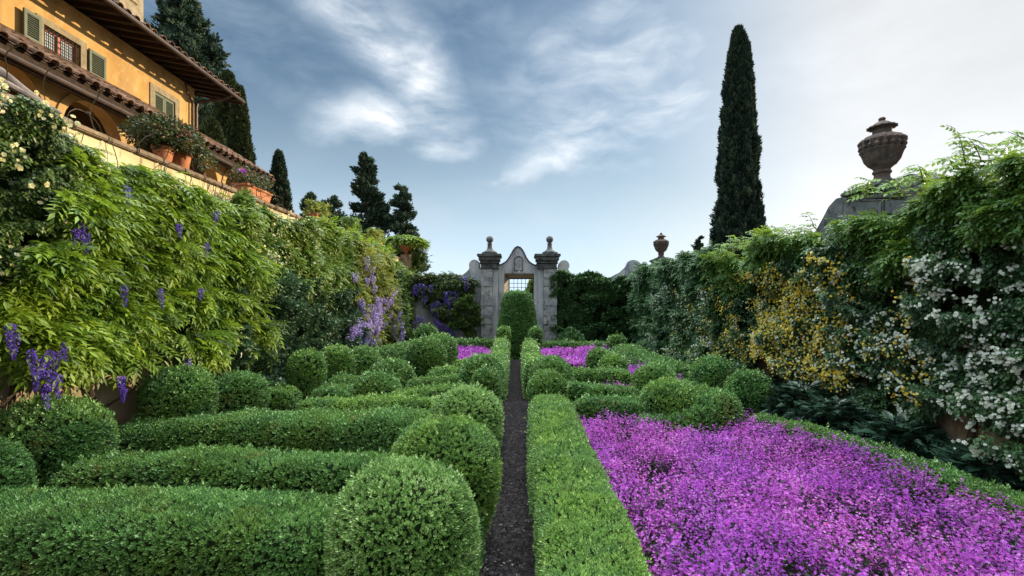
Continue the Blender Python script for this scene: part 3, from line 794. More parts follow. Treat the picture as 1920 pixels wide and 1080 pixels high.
def gateway():
    g = empty('stone_gateway', (.1, WF_Y, 0), 'weathered stone gateway with two ball topped piers and a curved pediment', 'gateway')
    # piers
    for (x0, x1, sx0, sx1, topz, fx) in ((-1.72, -1.16, -1.16, -.92, 4.66, -1.32), (1.24, 1.86, .98, 1.24, 4.70, 1.55)):
        b = MB()
        z = 0; k = 0
        while z < 3.95:                                  # courses of stone blocks
            hgt = [.46, .40, .50, .42][k % 4]; z2 = min(z + hgt, 3.98)
            j = [0, .012, -.008, .006][k % 4]
            b.box(x0 - j, x1 + j, WF_Y - .42 - j, WF_Y + .5, z + .008, z2 - .008)
            z = z2; k += 1
        b.box(x0 + .015, x1 - .015, WF_Y - .40, WF_Y + .48, 0, 3.98)
        b.build('pier', M['stone'], g, bevel=.012)
        b = MB(); b.box(sx0 + .001, sx1 - .001, WF_Y - .26, WF_Y + .45, 0, 3.98)
        b.build('pilaster', M['plaster_grey'], g, bevel=.01)
        b = MB()
        m0, m1 = min(x0, sx0), max(x1, sx1)
        for (za, zb, ov) in ((3.98, 4.05, .05), (4.05, 4.24, .0), (4.24, 4.29, .07), (4.29, 4.37, .03), (4.37, 4.56, .10), (4.56, 4.68, .17)):
            b.box(m0 - ov, m1 + ov, WF_Y - .42 - ov, WF_Y + .5 + ov, za + .001, zb)
        b.build('capital', M['stone_dark'], g, bevel=.018)
        b = MB()
        zb = 4.68; y = WF_Y
        b.box(fx - .36, fx + .36, y - .36, y + .36, zb, zb + .09)
        b.lathe([(.33, zb + .09), (.32, zb + .14), (.24, zb + .18), (.14, zb + .26), (.115, zb + .36), (.105, zb + .50), (.135, zb + .53), (.07, zb + .57)], fx, y, 20)
        prof = [(.02, zb + .56)] + [(.172 * math.sin(a), zb + .735 - .172 * math.cos(a)) for a in np.linspace(.35, PI - .05, 14)]
        b.lathe(prof, fx, y, 24)
        b.build('ball_finial', M['stone_dark'], g, smooth=True)
    # pediment over the opening, opening -.62 .. .80, lintel 3.78
    b = MB()
    cx = .1
    curve = [(.98, 4.14), (.80, 4.17), (.66, 4.24), (.52, 4.36), (.40, 4.54), (.31, 4.74), (.22, 4.90), (.12, 5.01), (.0, 5.04), (-.10, 4.98), (-.2, 4.84), (-.3, 4.66), (-.4, 4.48), (-.52, 4.33), (-.68, 4.23), (-.92, 4.12)]
    out = [(-.92, 0), (-.62, 0), (-.62, 3.78), (.80, 3.78), (.80, 0), (.98, 0)] + curve
    b.prism(out, 'y', WF_Y - .12, WF_Y + .22)
    b.build('pediment', M['plaster_grey'], g, bevel=.012)
    # coping along curve
    b = MB()
    for (p, q) in zip(curve[:-1], curve[1:]):
        t = Vector((q[0] - p[0], q[1] - p[1])).normalized(); nx, nz = t.y, -t.x
        if nz < 0: nx, nz = -nx, -nz
        e = .02
        pts = [(p[0] - t.x * e, p[1] - t.y * e), (q[0] + t.x * e, q[1] + t.y * e)]
        lo = [(a[0] + nx * .003, a[1] + nz * .003) for a in pts]; hi = [(a[0] + nx * .05, a[1] + nz * .05) for a in pts]
        b.prism([lo[0], lo[1], hi[1], hi[0]], 'y', WF_Y - .17, WF_Y + .26)
    b.build('pediment_coping', M['stone_dark'], g)
    # splayed reveal (left jamb, lintel soffit)
    b = MB()
    y0, y1 = WF_Y + .22, WF_Y + .85
    b.hexa([(-.92, y0, 0), (-.62, y0, 0), (-.42, y1, 0), (-.92, y1, 0), (-.92, y0, 3.78), (-.62, y0, 3.78), (-.42, y1, 3.78), (-.92, y1, 3.78)])
    b.hexa([(.80, y0, 0), (1.1, y0, 0), (1.1, y1, 0), (.80, y1, 0), (.80, y0, 3.78), (1.1, y0, 3.78), (1.1, y1, 3.78), (.80, y1, 3.78)])
    b.hexa([(-.92, y0, 3.785), (1.1, y0, 3.785), (1.1, y1, 3.60), (-.92, y1, 3.60), (-.92, y0, 4.0), (1.1, y0, 4.0), (1.1, y1, 4.0), (-.92, y1, 4.0)])
    b.build('reveal', M['plaster_warm'], g)
    # blind niche with raised frame
    b = MB()
    o_ = [(-.16, 3.90), (.27, 3.90)] + [(.055 + .215 * math.cos(a), 4.42 + .2 * math.sin(a)) for a in np.linspace(0, PI, 13)]
    i_ = [(-.12, 3.94), (.23, 3.94)] + [(.055 + .175 * math.cos(a), 4.42 + .16 * math.sin(a)) for a in np.linspace(0, PI, 13)]
    for k in range(len(o_)):
        k2 = (k + 1) % len(o_)
        b.prism([o_[k], o_[k2], i_[k2], i_[k]], 'y', WF_Y - .16, WF_Y - .119)
    b.build('niche_frame', M['stone_dark'], g)
    b = MB(); b.prism(i_, 'y', WF_Y - .135, WF_Y - .119); b.build('niche_panel', M['stone'], g)
    b = MB(); b.lathe([(.02, 3.70), (.06, 3.74), (.08, 3.82), (.05, 3.88), (.02, 3.9)], .09, WF_Y - .14, 10); b.build('keystone', M['stone'], g, smooth=True)
    # iron grille
    gr = empty('iron_gate', (.2, WF_Y + .8, 0), 'dark iron grille gate inside the stone gateway', 'gate')
    b = MB(); yg = WF_Y + .80
    b.box(-.42, -.38, yg - .02, yg + .02, 0, 3.6); b.box(.76, .80, yg - .02, yg + .02, 0, 3.6); b.box(-.38, .76, yg - .02, yg + .02, 3.56, 3.6)
    b.build('frame', M['iron'], gr)
    b = MB()
    for i in range(1, 6):
        x = -.38 + 1.14 * i / 6 + .02; b.tube([(x, yg, 0), (x, yg, 3.57)], .012, 5)
    b.build('vertical_bars', M['iron'], gr)
    b = MB(); z = 3.36
    while z > .1:
        b.tube([(-.39, yg + .024, z), (.77, yg + .024, z)], .012, 5); z -= .205
    b.build('horizontal_bars', M['iron'], gr)
far_walls(); gateway()

# ------------------------------------------------------------------ left retaining wall
def left_wall():
    w = empty('retaining_wall', (WL_X - .25, 10, 0), 'long retaining wall below the villa terrace, cream plaster under a worn coping', 'wall')
    ys = np.arange(-3, WF_Y + 3.01, .5)
    b = MB(); b.box(WL_X - .5, WL_X, -3, WF_Y + 3, 2.6, 4.44)
    b.build('upper_plaster', M['plaster_cream'], w)
    b = MB(); b.box(WL_X - .5, WL_X + .012, -3, WF_Y - .001, 0, 2.599)
    b.build('lower_masonry', M['plaster_tan'], w)
    b = MB()
    r = random.Random(3)
    for y0 in ys[:-1]:
        j = r.uniform(-.012, .012); k = r.uniform(-.008, .01)
        b.box(WL_X - .56, WL_X + .07 + j, y0 + .006, y0 + .494, 4.44 + .001, 4.52 + k)
    b.build('coping', M['coping'], w, bevel=.015)
left_wall()

# ------------------------------------------------------------------ right wall
def right_wall():
    w = empty('side_wall', (WR_X + .2, 12, 0), 'tan plastered side wall on the right with raised scrolls beside its pedestals', 'wall')
    def scroll(yc, d):       # hump going away from pedestal at yc in direction d (+-1)
        return [(yc + d * .48, 4.12), (yc + d * .62, 4.22), (yc + d * .85, 4.24), (yc + d * 1.05, 4.14), (yc + d * 1.22, 3.96), (yc + d * 1.45, 3.74), (yc + d * 1.8, 3.56), (yc + d * 2.3, 3.5)]
    out = [(1.0, 0), (1.0, 3.5)]
    out += list(reversed(scroll(8.2, -1))) + scroll(8.2, 1)
    out += list(reversed(scroll(20.8, -1))) + [(21.3, 4.2), (WF_Y + .5, 3.6), (WF_Y + .5, 0)]
    b = MB(); b.box(WR_X, WR_X + .4, 1.0, WF_Y + .5, 0, 3.299)
    b.build('plaster', M['plaster_tan'], w, bevel=.02)
    out = [(y_, max(z_, 3.3)) for y_, z_ in out]
    b = MB(); b.prism(out, 'x', WR_X - .01, WR_X + .41)
    b.build('scrolled_top', M['stone_dark'], w, bevel=.02)
    for yc in (8.2, 20.8):
        b = MB()
        b.box(WR_X - .06, WR_X + .52, yc - .38, yc + .38, 0, 4.10)
        b.box(WR_X - .10, WR_X + .56, yc - .43, yc + .43, 4.101, 4.17); b.box(WR_X - .16, WR_X + .62, yc - .5, yc + .5, 4.171, 4.25)
        b.box(WR_X - .03, WR_X + .49, yc - .33, yc + .33, 4.251, 4.31)
        b.build('pedestal', M['stone_dark'], w, bevel=.02)
right_wall()

URN = [(.20, 0), (.21, .04), (.17, .06), (.15, .09), (.145, .14), (.175, .165), (.175, .19), (.15, .21), (.165, .24), (.24, .29), (.31, .37), (.345, .46), (.365, .50),
       (.385, .52), (.395, .545), (.365, .57), (.38, .60), (.40, .65), (.385, .71), (.34, .755), (.26, .785), (.20, .80), (.175, .82), (.17, .88),
       (.19, .90), (.27, .915), (.265, .935), (.20, .955), (.15, .985), (.10, 1.01), (.07, 1.02), (.055, 1.04), (.07, 1.06), (.05, 1.085), (.01, 1.095)]
def urn(x, y, z, label, s_=1.0):
    g = empty('garden_urn', (x, y, z), label, 'urn', 'covered terracotta urns on the right wall')
    def part(name, i0, i1, fl=0):
        b = MB(); b.lathe([(r * .77 * s_, z + h * s_) for r, h in URN[i0:i1 + 1]], x, y, 72, flute=fl, fl_z=(z, z + 3)); return b.build(name, M['terra_urn'], g, smooth=True)
    part('foot', 0, 9); part('bowl', 9, 15, 18)
    part('shoulder', 15, 21, 12); part('neck', 21, 24); part('lid', 24, 30, 14); part('knob', 30, 34)
    # band of leaves round the shoulder
    b = MB()
    for k in range(18):
        a = 2 * PI * k / 18
        for (h, rr, dr) in ((.60, .29, .10), (.68, .298, .09)):
            aa = a + (PI / 18 if h > .65 else 0)
            c = Vector((x + rr * s_ * math.cos(aa), y + rr * s_ * math.sin(aa), z + h * s_))
            b.lathe([(.01, c.z - .05 * s_), (.04 * s_, c.z - .02 * s_), (.045 * s_, c.z + .01 * s_), (.01, c.z + .05 * s_)], c.x, c.y, 6)
    b.build('leaf_band', M['terra_urn'], g, smooth=True)
urn(WR_X + .23, 8.2, 4.31, 'large brown lidded urn high on the near pedestal of the right wall', 1.03)
urn(WR_X + .23, 20.8, 4.31, 'distant lidded urn on the far pedestal where the right wall meets the back wall', 1.0)

# ------------------------------------------------------------------ climbers
TIER = 1.5
def tier(a, z, seed):
    q = z * TIER + 2.2 * fbm(a * .7 + seed, z * .35, seed, 2) + .35 * vnoise(a * 2.3, z, seed)
    return q - np.floor(q)
def depth_fn(a, z, seed):
    return (.40 + 1.1 * (fbm(a * 1.1 + seed, z * 1.3, seed * 1.7, 3) - .25)) * (.62 + .5 * tier(a, z, seed) ** .7)

def climber(name, label, cat, side, a0, a1, zlo, zhi, dep, mat, tpl, size, n, core=True, group=None, hang=.5, tip=None, seed=1.0, outn=.7, gap=.30, top_out=0.0, face=None, stems=3, bias=0, coremat='core', tiers=.12, hole=.36, bark='bark'):
    """side: 'L','R','F' wall; zlo/zhi functions of a (Y along side walls, X along far wall)"""
    zl = zlo if callable(zlo) else (lambda a: np.full_like(a, zlo))
    zh = zhi if callable(zhi) else (lambda a: np.full_like(a, zhi))
    def place(a, z, d):
        d = d + top_out * np.clip((z - 2.6) / 1.2, 0, 1)
        if side == 'L': return np.c_[WL_X + d, a, z]
        if side == 'R': return np.c_[WR_X - d, a, z]
        return np.c_[a, WF_Y - d, z]
    on = {'L': (1, -.12, 0), 'R': (-1, -.12, 0), 'F': (0, -1, 0)}[side]; on = np.array(on, float)
    mid = (a0 + a1) / 2
    root = empty(name, tuple(place(np.array([mid]), np.array([0.0]), .15)[0]), label, cat, group)
    # foliage
    u = RNG.random(n)
    if side == 'F': a = a0 + (a1 - a0) * u
    else:                                      # more where nearer
        k = 1.0
        i0, i1 = a0 ** -k, a1 ** -k
        a = (i0 + (i1 - i0) * u) ** (-1 / k)
    lo, hi = zl(a), zh(a)
    z = lo + (hi - lo) * RNG.random(n)
    edge = np.minimum(np.minimum(a - a0, a1 - a) / .5, np.minimum(z - lo, hi - z) / .35)
    nz = fbm(a * 1.7 + seed * 3, z * 1.7, seed, 3)
    keep = (nz + .35 * np.clip(edge, 0, 1)) > gap + .25 + tiers * np.clip(1 - tier(a, z, seed) * 3.2, 0, 1)
    keep &= fbm(a * 3.1 + seed, z * 3.1, seed * 2.3, 3) > hole + .06 * RNG.random(n)
    a, z = a[keep], z[keep]; n = len(a)
    dm = dep * depth_fn(a, z, seed)
    d = dm * (1 - .55 * RNG.random(n) ** 2.2)
    P = place(a, z, d)
    dist = np.linalg.norm(P - CAM, axis=1)
    lc = LC()
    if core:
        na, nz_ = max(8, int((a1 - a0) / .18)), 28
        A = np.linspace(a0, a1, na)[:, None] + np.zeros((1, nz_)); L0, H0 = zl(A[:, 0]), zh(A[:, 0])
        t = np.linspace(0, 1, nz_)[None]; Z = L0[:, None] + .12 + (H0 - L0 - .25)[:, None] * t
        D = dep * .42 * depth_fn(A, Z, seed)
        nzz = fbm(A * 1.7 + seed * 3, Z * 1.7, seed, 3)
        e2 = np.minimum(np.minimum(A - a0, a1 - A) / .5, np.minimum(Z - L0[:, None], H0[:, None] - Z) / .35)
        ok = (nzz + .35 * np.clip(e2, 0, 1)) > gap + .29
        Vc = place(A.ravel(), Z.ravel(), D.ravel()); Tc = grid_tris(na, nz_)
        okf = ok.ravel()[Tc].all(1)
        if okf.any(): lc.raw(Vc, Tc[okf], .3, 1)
    s_mul = np.where(RNG.random(n) < .28, .55, 1.0)
    D = on * outn + rand_dir(n) * .75 + np.array([0, 0, -hang])
    N = on * .8 + np.array([0, 0, 1.0]) + rand_dir(n) * .45
    s_ = size * (.65 + .7 * RNG.random(n)) * np.clip(dist / np.median(dist), .75, 1.6) ** .5
    s_ = s_ * s_mul
    val = np.clip(.1 + .75 * RNG.random(n) + .4 * (vnoise(a * 1.5, z * 1.5, seed) - .5) + bias, 0, 1)
    lc.scatter(tpl, P, D, N, s_, 0, val, jit=.06)
    lc.build('foliage', [M[mat], M[coremat]], root)
    # stems
    b = MB(); r = random.Random(int(seed * 10))
    for k in range(stems):
        aa = a0 + (a1 - a0) * (k + .5 + r.uniform(-.25, .25)) / stems
        pts = []; rr = []
        x_ = aa
        for i in range(9):
            zz = i / 8 * (float(zh(np.array([aa]))[0]) * .8)
            pts.append(tuple(place(np.array([x_]), np.array([zz]), np.array([.06 + .07 * math.sin(i * 1.3 + k) + .06]))[0])); rr.append(.045 - .004 * i)
            x_ += r.uniform(-.16, .16)
        b.tube(pts, rr, 6)
        for q in range(3):
            i = r.randint(2, 6); p = Vector(pts[i]); e = Vector(tuple(place(np.array([pts[i][0 if side == 'F' else 1] + r.choice((-1, 1)) * r.uniform(.5, 1.1)]), np.array([pts[i][2] + r.uniform(.3, .9)]), np.array([.18]))[0]))
            mdl = (p + e) / 2 + Vector(on) * .08
            b.tube([p, mdl, e], [.02, .014, .006], 5)
    if stems: b.build('stem', M[bark], root, smooth=True)
    return root, (place, zl, zh, dep, seed, on)

PED = (np.array([[-.03, 0, 0], [.03, 0, 0], [0, 1.0, 0]]), np.array([[0, 1, 2]]))
def blooms(root, info, mat, tpl, size, pts=None, n=0, a0=0, a1=1, z0=0, z1=1, per=5, spread=.07, name='flower_cluster', mask=None, near=100, out=.05):
    """flower clusters lying on the outer face of a climber"""
    place, zl, zh, dep, seed, on = info
    side_idx = 1
    if pts is None:
        u = RNG.random(n); k = 1.0; i0, i1 = max(a0, .1) ** -k, a1 ** -k
        a = (i0 + (i1 - i0) * u) ** (-1 / k) if a0 > 0 else a0 + (a1 - a0) * u
        z = z0 + (z1 - z0) * RNG.random(n)
        lo, hi = zl(a), zh(a)
        ok = (z > lo - .1) & (z < hi)
        m_ = fbm(a * 1.3 + seed * 9, z * 1.6, seed + 5, 3)
        ok &= m_ > (.46 if mask is None else mask)
        a, z = a[ok], z[ok]
    else: a, z = np.array(pts, float).T
    P = place(a, z, dep * depth_fn(a, z, seed) + out)
    dist = np.linalg.norm(P - CAM, axis=1); order = np.argsort(dist)
    P = P[order]
    def cluster(lc, Pi):
        k = len(Pi) * per
        C = np.repeat(Pi, per, 0) + RNG.normal(0, 1, (k, 3)) * spread * np.array([.7, .9, .8])
        D = on * 1.0 + rand_dir(k) * .6 + np.array([0, -.35, .15])
        lc.scatter(tpl, C, D, rand_dir(k), size * (.6 + .6 * RNG.random(k)), 0)
        B = np.repeat(Pi, per, 0) - on * .06 - np.array([0, 0, .03])
        lc.scatter(PED, B, C - B, rand_dir(k), np.linalg.norm(C - B, axis=1), 1)
    for p in P[:near]:
        lc = LC(); cluster(lc, p[None]); lc.build(name, [M[mat], M['bed_leaf']], root)
    if len(P) > near:
        lc = LC(); cluster(lc, P[near:]); tag(lc.build(name, [M[mat], M['bed_leaf']], root), kind='stuff')

def racemes(root, P, mat, L=.32, w=.07, nfl=90, name='flower_raceme', fs=.03):
    """hanging wisteria flowers; P = (k,3) tops"""
    for p in P:
        l_ = L * random.uniform(.7, 1.25); ww = w * random.uniform(.8, 1.2)
        t = RNG.random(nfl) ** .8
        r_ = ww * (1 - t) ** .55 * (.5 + .5 * np.minimum(1, t * 8)) * (.6 + .4 * RNG.random(nfl))
        a = RNG.random(nfl) * 2 * PI
        sw = random.uniform(-.03, .03)
        Q = np.c_[p[0] + r_ * np.cos(a) + sw * t, p[1] + r_ * np.sin(a), p[2] - t * l_]
        lc = LC()
        D = np.c_[np.cos(a), np.sin(a), -.5 * np.ones(nfl)] + rand_dir(nfl) * .4
        lc.scatter(leaf(.42, .2), Q, D, rand_dir(nfl), fs * (1.1 - .5 * t), 0, np.clip(RNG.random(nfl) * .8 + .3 * (1 - t) - .1, 0, 1))
        ax = np.array([[p[0], p[1], p[2]], [p[0] + .008, p[1], p[2]], [p[0] + sw, p[1], p[2] - l_], [p[0], p[1] + .008, p[2]]])
        lc.raw(ax, [[0, 1, 2], [0, 2, 3]], .3)
        rt = np.c_[np.full(nfl, p[0]) + sw * t, np.full(nfl, p[1]), Q[:, 2] + .01]
        lc.scatter(PED, rt, Q - rt + 1e-4, rand_dir(nfl), np.linalg.norm(Q - rt, axis=1))
        lc.build(name, M[mat], root)

# ---- left wall, near to far
rz, ri = climber('climbing_rose', 'climbing rose dotted with cream blooms at the upper left edge', 'climber', 'L', 4.0, 5.85, 2.45, lambda a: 4.45 - .33 * np.clip(a - 4.9, 0, 1), .60, 'rose_leaf', PIN2, .085, 22000, seed=2.2, gap=.20, stems=3)
blooms(rz, ri, 'cream_petal', ROSE, .05, n=420, a0=4.6, a1=5.85, z0=2.4, z1=4.5, per=1, spread=.0, name='rose_bloom', mask=.44, out=.1)

wz, wi = climber('wisteria', 'vigorous wisteria with bright green leaves spreading over the left wall', 'climber', 'L', 4.4, 9.6,
                 lambda a: np.interp(a, [4.4, 5.6, 6.2, 7.0, 9.6], [1.8, 1.65, 1.55, 1.45, 1.3]), lambda a: 3.2 + np.clip((a - 5.1), 0, .6) * 1.6, .72, 'wist_leaf', PIN5, .30, 14500, seed=4.1, gap=.26, hang=.45, outn=.8, stems=4, tiers=.30, hole=.43, bias=-.05)
def wall_pts(pxs, X):
    return np.array([at(px, py, X=X) for px, py in pxs])
near_rac = [(78, 668), (92, 655), (108, 660), (70, 690), (96, 690), (118, 640), (84, 720), (228, 705), (232, 725), (155, 415), (162, 430), (143, 428), (388, 455), (20, 605), (28, 618), (232, 535), (300, 540), (335, 420), (378, 540), (352, 672), (358, 685), (405, 395), (240, 348), (60, 655), (106, 700)]
racemes(wz, wall_pts(near_rac, -4.79), 'wist_deep', L=.25, w=.038, nfl=110, fs=.022)

jz, ji = climber('jasmine', 'feathery green jasmine with small white flowers high on the left wall', 'climber', 'L', 8.7, 15.5, 2.2, lambda a: 4.28 + .12 * np.sin(a * 2.3), .72, 'shrub_leaf', PIN4, .20, 30000, seed=7.3, gap=.16, hang=.2, outn=.9, stems=3)
blooms(jz, ji, 'cream_petal', BLOOM5, .055, n=260, a0=8.8, a1=12.6, z0=3.0, z1=4.4, per=5, spread=.09, mask=.5, out=.08)
bz, bi = climber('bay_shrub', 'dark narrow leaved shrub against the lower left wall behind the box balls', 'shrub', 'L', 8.3, 15.5, .15, lambda a: 2.75 + .25 * np.sin(a * 1.9), 1.0, 'bay_leaf', SPRIG6, .13, 19000, seed=9.9, gap=.14, hang=-.1, outn=.6, stems=5)

w2, w2i = climber('wisteria', 'golden leaved wisteria hung with pale lilac flowers far along the left wall', 'climber', 'L', 14.3, 19.3, .75, lambda a: 4.32 - .02 * (a - 14), .85, 'wist_gold', PIN4, .26, 11500, seed=12.4, gap=.22, hang=.35, outn=.8, stems=3)
lil = []
for (x0, x1, y0, y1, k) in ((655, 690, 600, 640, 14), (690, 715, 570, 600, 10), (705, 750, 555, 610, 16), (735, 756, 590, 625, 9), (665, 712, 510, 540, 4), (680, 705, 475, 500, 2), (650, 700, 585, 635, 12), (700, 758, 575, 640, 14), (680, 710, 600, 628, 7), (655, 672, 625, 642, 5), (725, 745, 540, 560, 5), (665, 690, 540, 575, 4)):
    for _ in range(k): lil.append((random.uniform(x0, x1), random.uniform(y0, y1)))
racemes(w2, wall_pts(lil, -4.72), 'wist_pale', L=.36, w=.085, nfl=55, fs=.065)

j2, j2i = climber('jasmine', 'pale green white flowered climber in the far left corner of the walls', 'climber', 'L', 18.6, 22.9, .9, lambda a: 4.35 - .08 * (a - 18), .6, 'shrub_leaf', PIN3, .24, 9000, seed=15.4, gap=.15, hang=.2, outn=.8, stems=2)
blooms(j2, j2i, 'white_petal', BLOOM5, .08, n=150, a0=18.8, a1=22.6, z0=1.2, z1=3.8, per=4, spread=.1, mask=.46)

# golden tips along the top of the left wall
gz, gi = climber('wisteria', 'yellow green trails tumbling over the coping towards the terracotta troughs', 'climber', 'L', 12.5, 19.5, 3.35, lambda a: 4.55 + .12 * np.sin(a * 3), .5, 'wist_leaf', PIN4, .24, 6500, seed=17.4, gap=.27, hang=.25, outn=.7, stems=0, core=False)

# ---- far wall
fz, fi = climber('wisteria', 'dark wisteria draped over the grey back wall with violet flowers', 'climber', 'F', -5.2, -2.0,
                 lambda a: np.interp(a, [-5.2, -4.4, -3.7, -3.1, -2.7, -2.3, -2.0], [2.7, 2.6, 1.75, 1.5, 2.1, 2.7, 3.2]), lambda a: np.interp(a, [-5.2, -2.9, -2.0], [3.8, 3.78, 3.45]), .55, 'wist_dark', PIN4, .25, 5200, seed=21.7, gap=.17, hang=.4, outn=.7, stems=0)
vio = []
for (x0, x1, y0, y1, k) in ((775, 800, 525, 545, 6), (808, 845, 560, 600, 16), (820, 850, 600, 612, 9), (832, 850, 545, 560, 5), (860, 878, 515, 540, 5), (838, 862, 540, 580, 8), (768, 800, 590, 600, 4), (828, 842, 620, 630, 4), (845, 858, 610, 628, 3), (790, 815, 520, 560, 5)):
    for _ in range(k): vio.append((random.uniform(x0, x1), random.uniform(y0, y1)))
racemes(fz, np.array([at(px, py, Y=WF_Y - .62) for px, py in vio]), 'wist_flower', L=.36, w=.085, nfl=60, fs=.07)
b = MB(); 
for pts in ([(-3.55, 22.9, 0), (-3.5, 22.85, .8), (-3.52, 22.8, 1.5), (-3.3, 22.75, 2.2), (-3.0, 22.7, 3.0)], [(-3.5, 22.85, 1.3), (-3.7, 22.8, 2.0), (-4.1, 22.75, 2.7)]):
    b.tube(pts, [.05, .045, .04, .03, .02][:len(pts)], 7)
b.build('stem', M['bark'], fz, smooth=True)

iz, ii = climber('ivy', 'dense dark green climber covering the back wall right of the gateway', 'climber', 'F', 1.55, 6.2, lambda a: np.where(a < 2.6, .75, .1), lambda a: 3.78 + .10 * np.sin(a * 4) - .12 * np.clip(a - 3.2, 0, 3), .6, 'ivy_leaf', SPRIG6, .15, 13500, seed=25.1, gap=.08, hang=.3, outn=.7, stems=3)

# fringe of shoots above right back wall
def fringe(root, name, pts, mat, tpl, size, kleaf=9, L=.45):
    b = MB(); lc = LC()
    for p in pts:
        p = Vector(p); d = Vector((random.uniform(-.5, .4), random.uniform(-.3, .3), random.uniform(.7, 1))).normalized(); l_ = L * random.uniform(.5, 1.3)
        q = [p + d * l_ * t + Vector((0, 0, -.25 * l_ * t * t)) + Vector((d.x, d.y, 0)) * .3 * t * t * l_ for t in (0, .33, .66, 1)]
        b.tube(q, [.007, .006, .004, .002], 4)
        for k in range(kleaf):
            t = (k + 1) / kleaf; i = min(int(t * 3), 2); f = t * 3 - i
            c = q[i].lerp(q[i + 1], min(f, 1)); sg = 1 if k % 2 else -1
            dd = np.array([[sg * .8 + random.uniform(-.3, .3), random.uniform(-.6, .6), random.uniform(-.3, .4)]])
            lc.scatter(tpl, np.array([tuple(c)]), dd, np.array([[0, -.4, 1.0]]) + RNG.normal(0, .3, (1, 3)), size * random.uniform(.7, 1.1))
    q = sorted(tuple(p) for p in pts) if abs(pts[0][1] - pts[-1][1]) < .01 else sorted((tuple(p) for p in pts), key=lambda p: p[1])
    b.tube([(p[0], p[1] + .001 * i, p[2]) for i, p in enumerate(q)], .007, 4)
    b.build('shoot', M['bark'], root); lc.build(name, M[mat], root)

# ---- right wall
tz, ti = climber('climber', 'leafy green climber arching over the top of the right wall below the urn', 'climber', 'R', 3.9, 13.5, lambda a: 2.75 + .25 * np.sin(a * 1.4), lambda a: 3.70 + .10 * np.sin(a * 2.7) - .02 * np.clip(a - 6, 0, 7), .85, 'top_leaf', PIN4, .16, 17000, seed=31.5, gap=.20, hang=.2, outn=.95, stems=0, top_out=.25, tiers=.22, bias=-.05)
fr = [(WR_X - random.uniform(.2, 1.0), y, 3.85 - .03 * (y - 4)) for y in [random.uniform(4.2, 7.2) for _ in range(26)]]
fringe(tz, 'shoot_foliage', fr, 'top_leaf', PIN3, .17, 9, .40)
fr = [(WR_X - random.uniform(.1, .6), y, 3.72 - .015 * (y - 8)) for y in [random.uniform(9, 20) for _ in range(60)]]
w1, w1i = climber('climbing_rose', 'climbing rose with white blossoms on the near part of the right wall', 'climber', 'R', 3.8, 8.3, lambda a: .55 + .45 * np.sin(a * 2.2 + 1.0) + .35 * np.clip(a - 6.9, 0, 1), lambda a: 3.25 + .0 * a, .85, 'dark_leaf', PIN2, .095, 34000, seed=35.2, gap=.17, hang=.3, outn=.7, stems=5, top_out=.15)
blooms(w1, w1i, 'white_petal', ROSE, .042, n=560, a0=4.4, a1=8.3, z0=.5, z1=2.9, per=5, spread=.034, mask=.46, out=.10)
y1, y1i = climber('climbing_rose', 'climbing rose smothered in small yellow blossoms in the middle of the right wall', 'climber', 'R', 7.7, 14.2, lambda a: 1.0 + .35 * np.sin(a * 1.9 + .4) - .05 * (a - 8), lambda a: 3.15 + .15 * np.sin(a), .8, 'dark_leaf', PIN2, .12, 26000, seed=38.8, gap=.17, hang=.3, outn=.7, stems=5, top_out=.15)
blooms(y1, y1i, 'yellow_petal', ROSE, .044, n=2300, a0=7.9, a1=14.0, z0=.8, z1=3.1, per=4, spread=.06, mask=.42, out=.09)
blooms(y1, y1i, 'white_petal', ROSE, .042, n=420, a0=7.9, a1=14.0, z0=.8, z1=2.9, per=3, spread=.05, mask=.44, out=.1, near=40)
blooms(w1, w1i, 'yellow_petal', ROSE, .040, n=160, a0=6.3, a1=8.2, z0=.8, z1=3.0, per=3, spread=.05, mask=.45, out=.1, near=30)
g1, g1i = climber('jasmine', 'star jasmine with tiny white flowers on the far part of the right wall', 'climber', 'R', 12.8, 22.6, lambda a: .25 + .2 * np.sin(a * 2), lambda a: 3.85 + .06 * np.sin(a * 3) , .95, 'ivy_leaf', PIN4, .21, 30000, seed=42.8, gap=.12, hang=.25, outn=.9, stems=4, top_out=.2, bias=-.08)
blooms(g1, g1i, 'white_petal', BLOOM5, .05, n=900, a0=12.9, a1=19.0, z0=.5, z1=2.9, per=4, spread=.08, mask=.42, out=.08)
blooms(g1, g1i, 'yellow_petal', BLOOM5, .05, n=420, a0=12.9, a1=16.0, z0=.5, z1=2.9, per=4, spread=.08, mask=.44, out=.08, near=30)
fringe(g1, 'shoot_foliage', fr, 'top_leaf', PIN2, .15, 8, .38)

# ---- dark acanthus at the foot of the right wall
def leafy_plant(name, label, cat, x, y, r, h, mat, n, size, tpl=None, group=None, w=.2):
    lc = LC()
    a = RNG.random(n) * 2 * PI; q = RNG.random(n) ** .6
    P = np.c_[x + r * q * np.cos(a), y + r * q * np.sin(a), h * (.25 + .75 * (1 - q * q) * RNG.random(n) ** .4)]
    D = np.c_[np.cos(a), np.sin(a), .25 * np.ones(n)] + rand_dir(n) * .5
    lc.scatter(tpl or leaf(w, .1, .35), P, D, rand_dir(n) * .4 + np.array([0, 0, 1]), size * (.6 + .7 * RNG.random(n)))
    stem = (np.array([[-.02, 0, 0], [.02, 0, 0], [0, 1, 0]]), np.array([[0, 1, 2]]))
    m = n // 4; lc.scatter(stem, np.c_[np.full(m, x), np.full(m, y), np.zeros(m)], P[:m] - np.array([x, y, 0]), rand_dir(m), np.linalg.norm(P[:m] - np.array([x, y, 0]), axis=1))
    return tag(lc.build(name, M[mat]), label, cat, group)
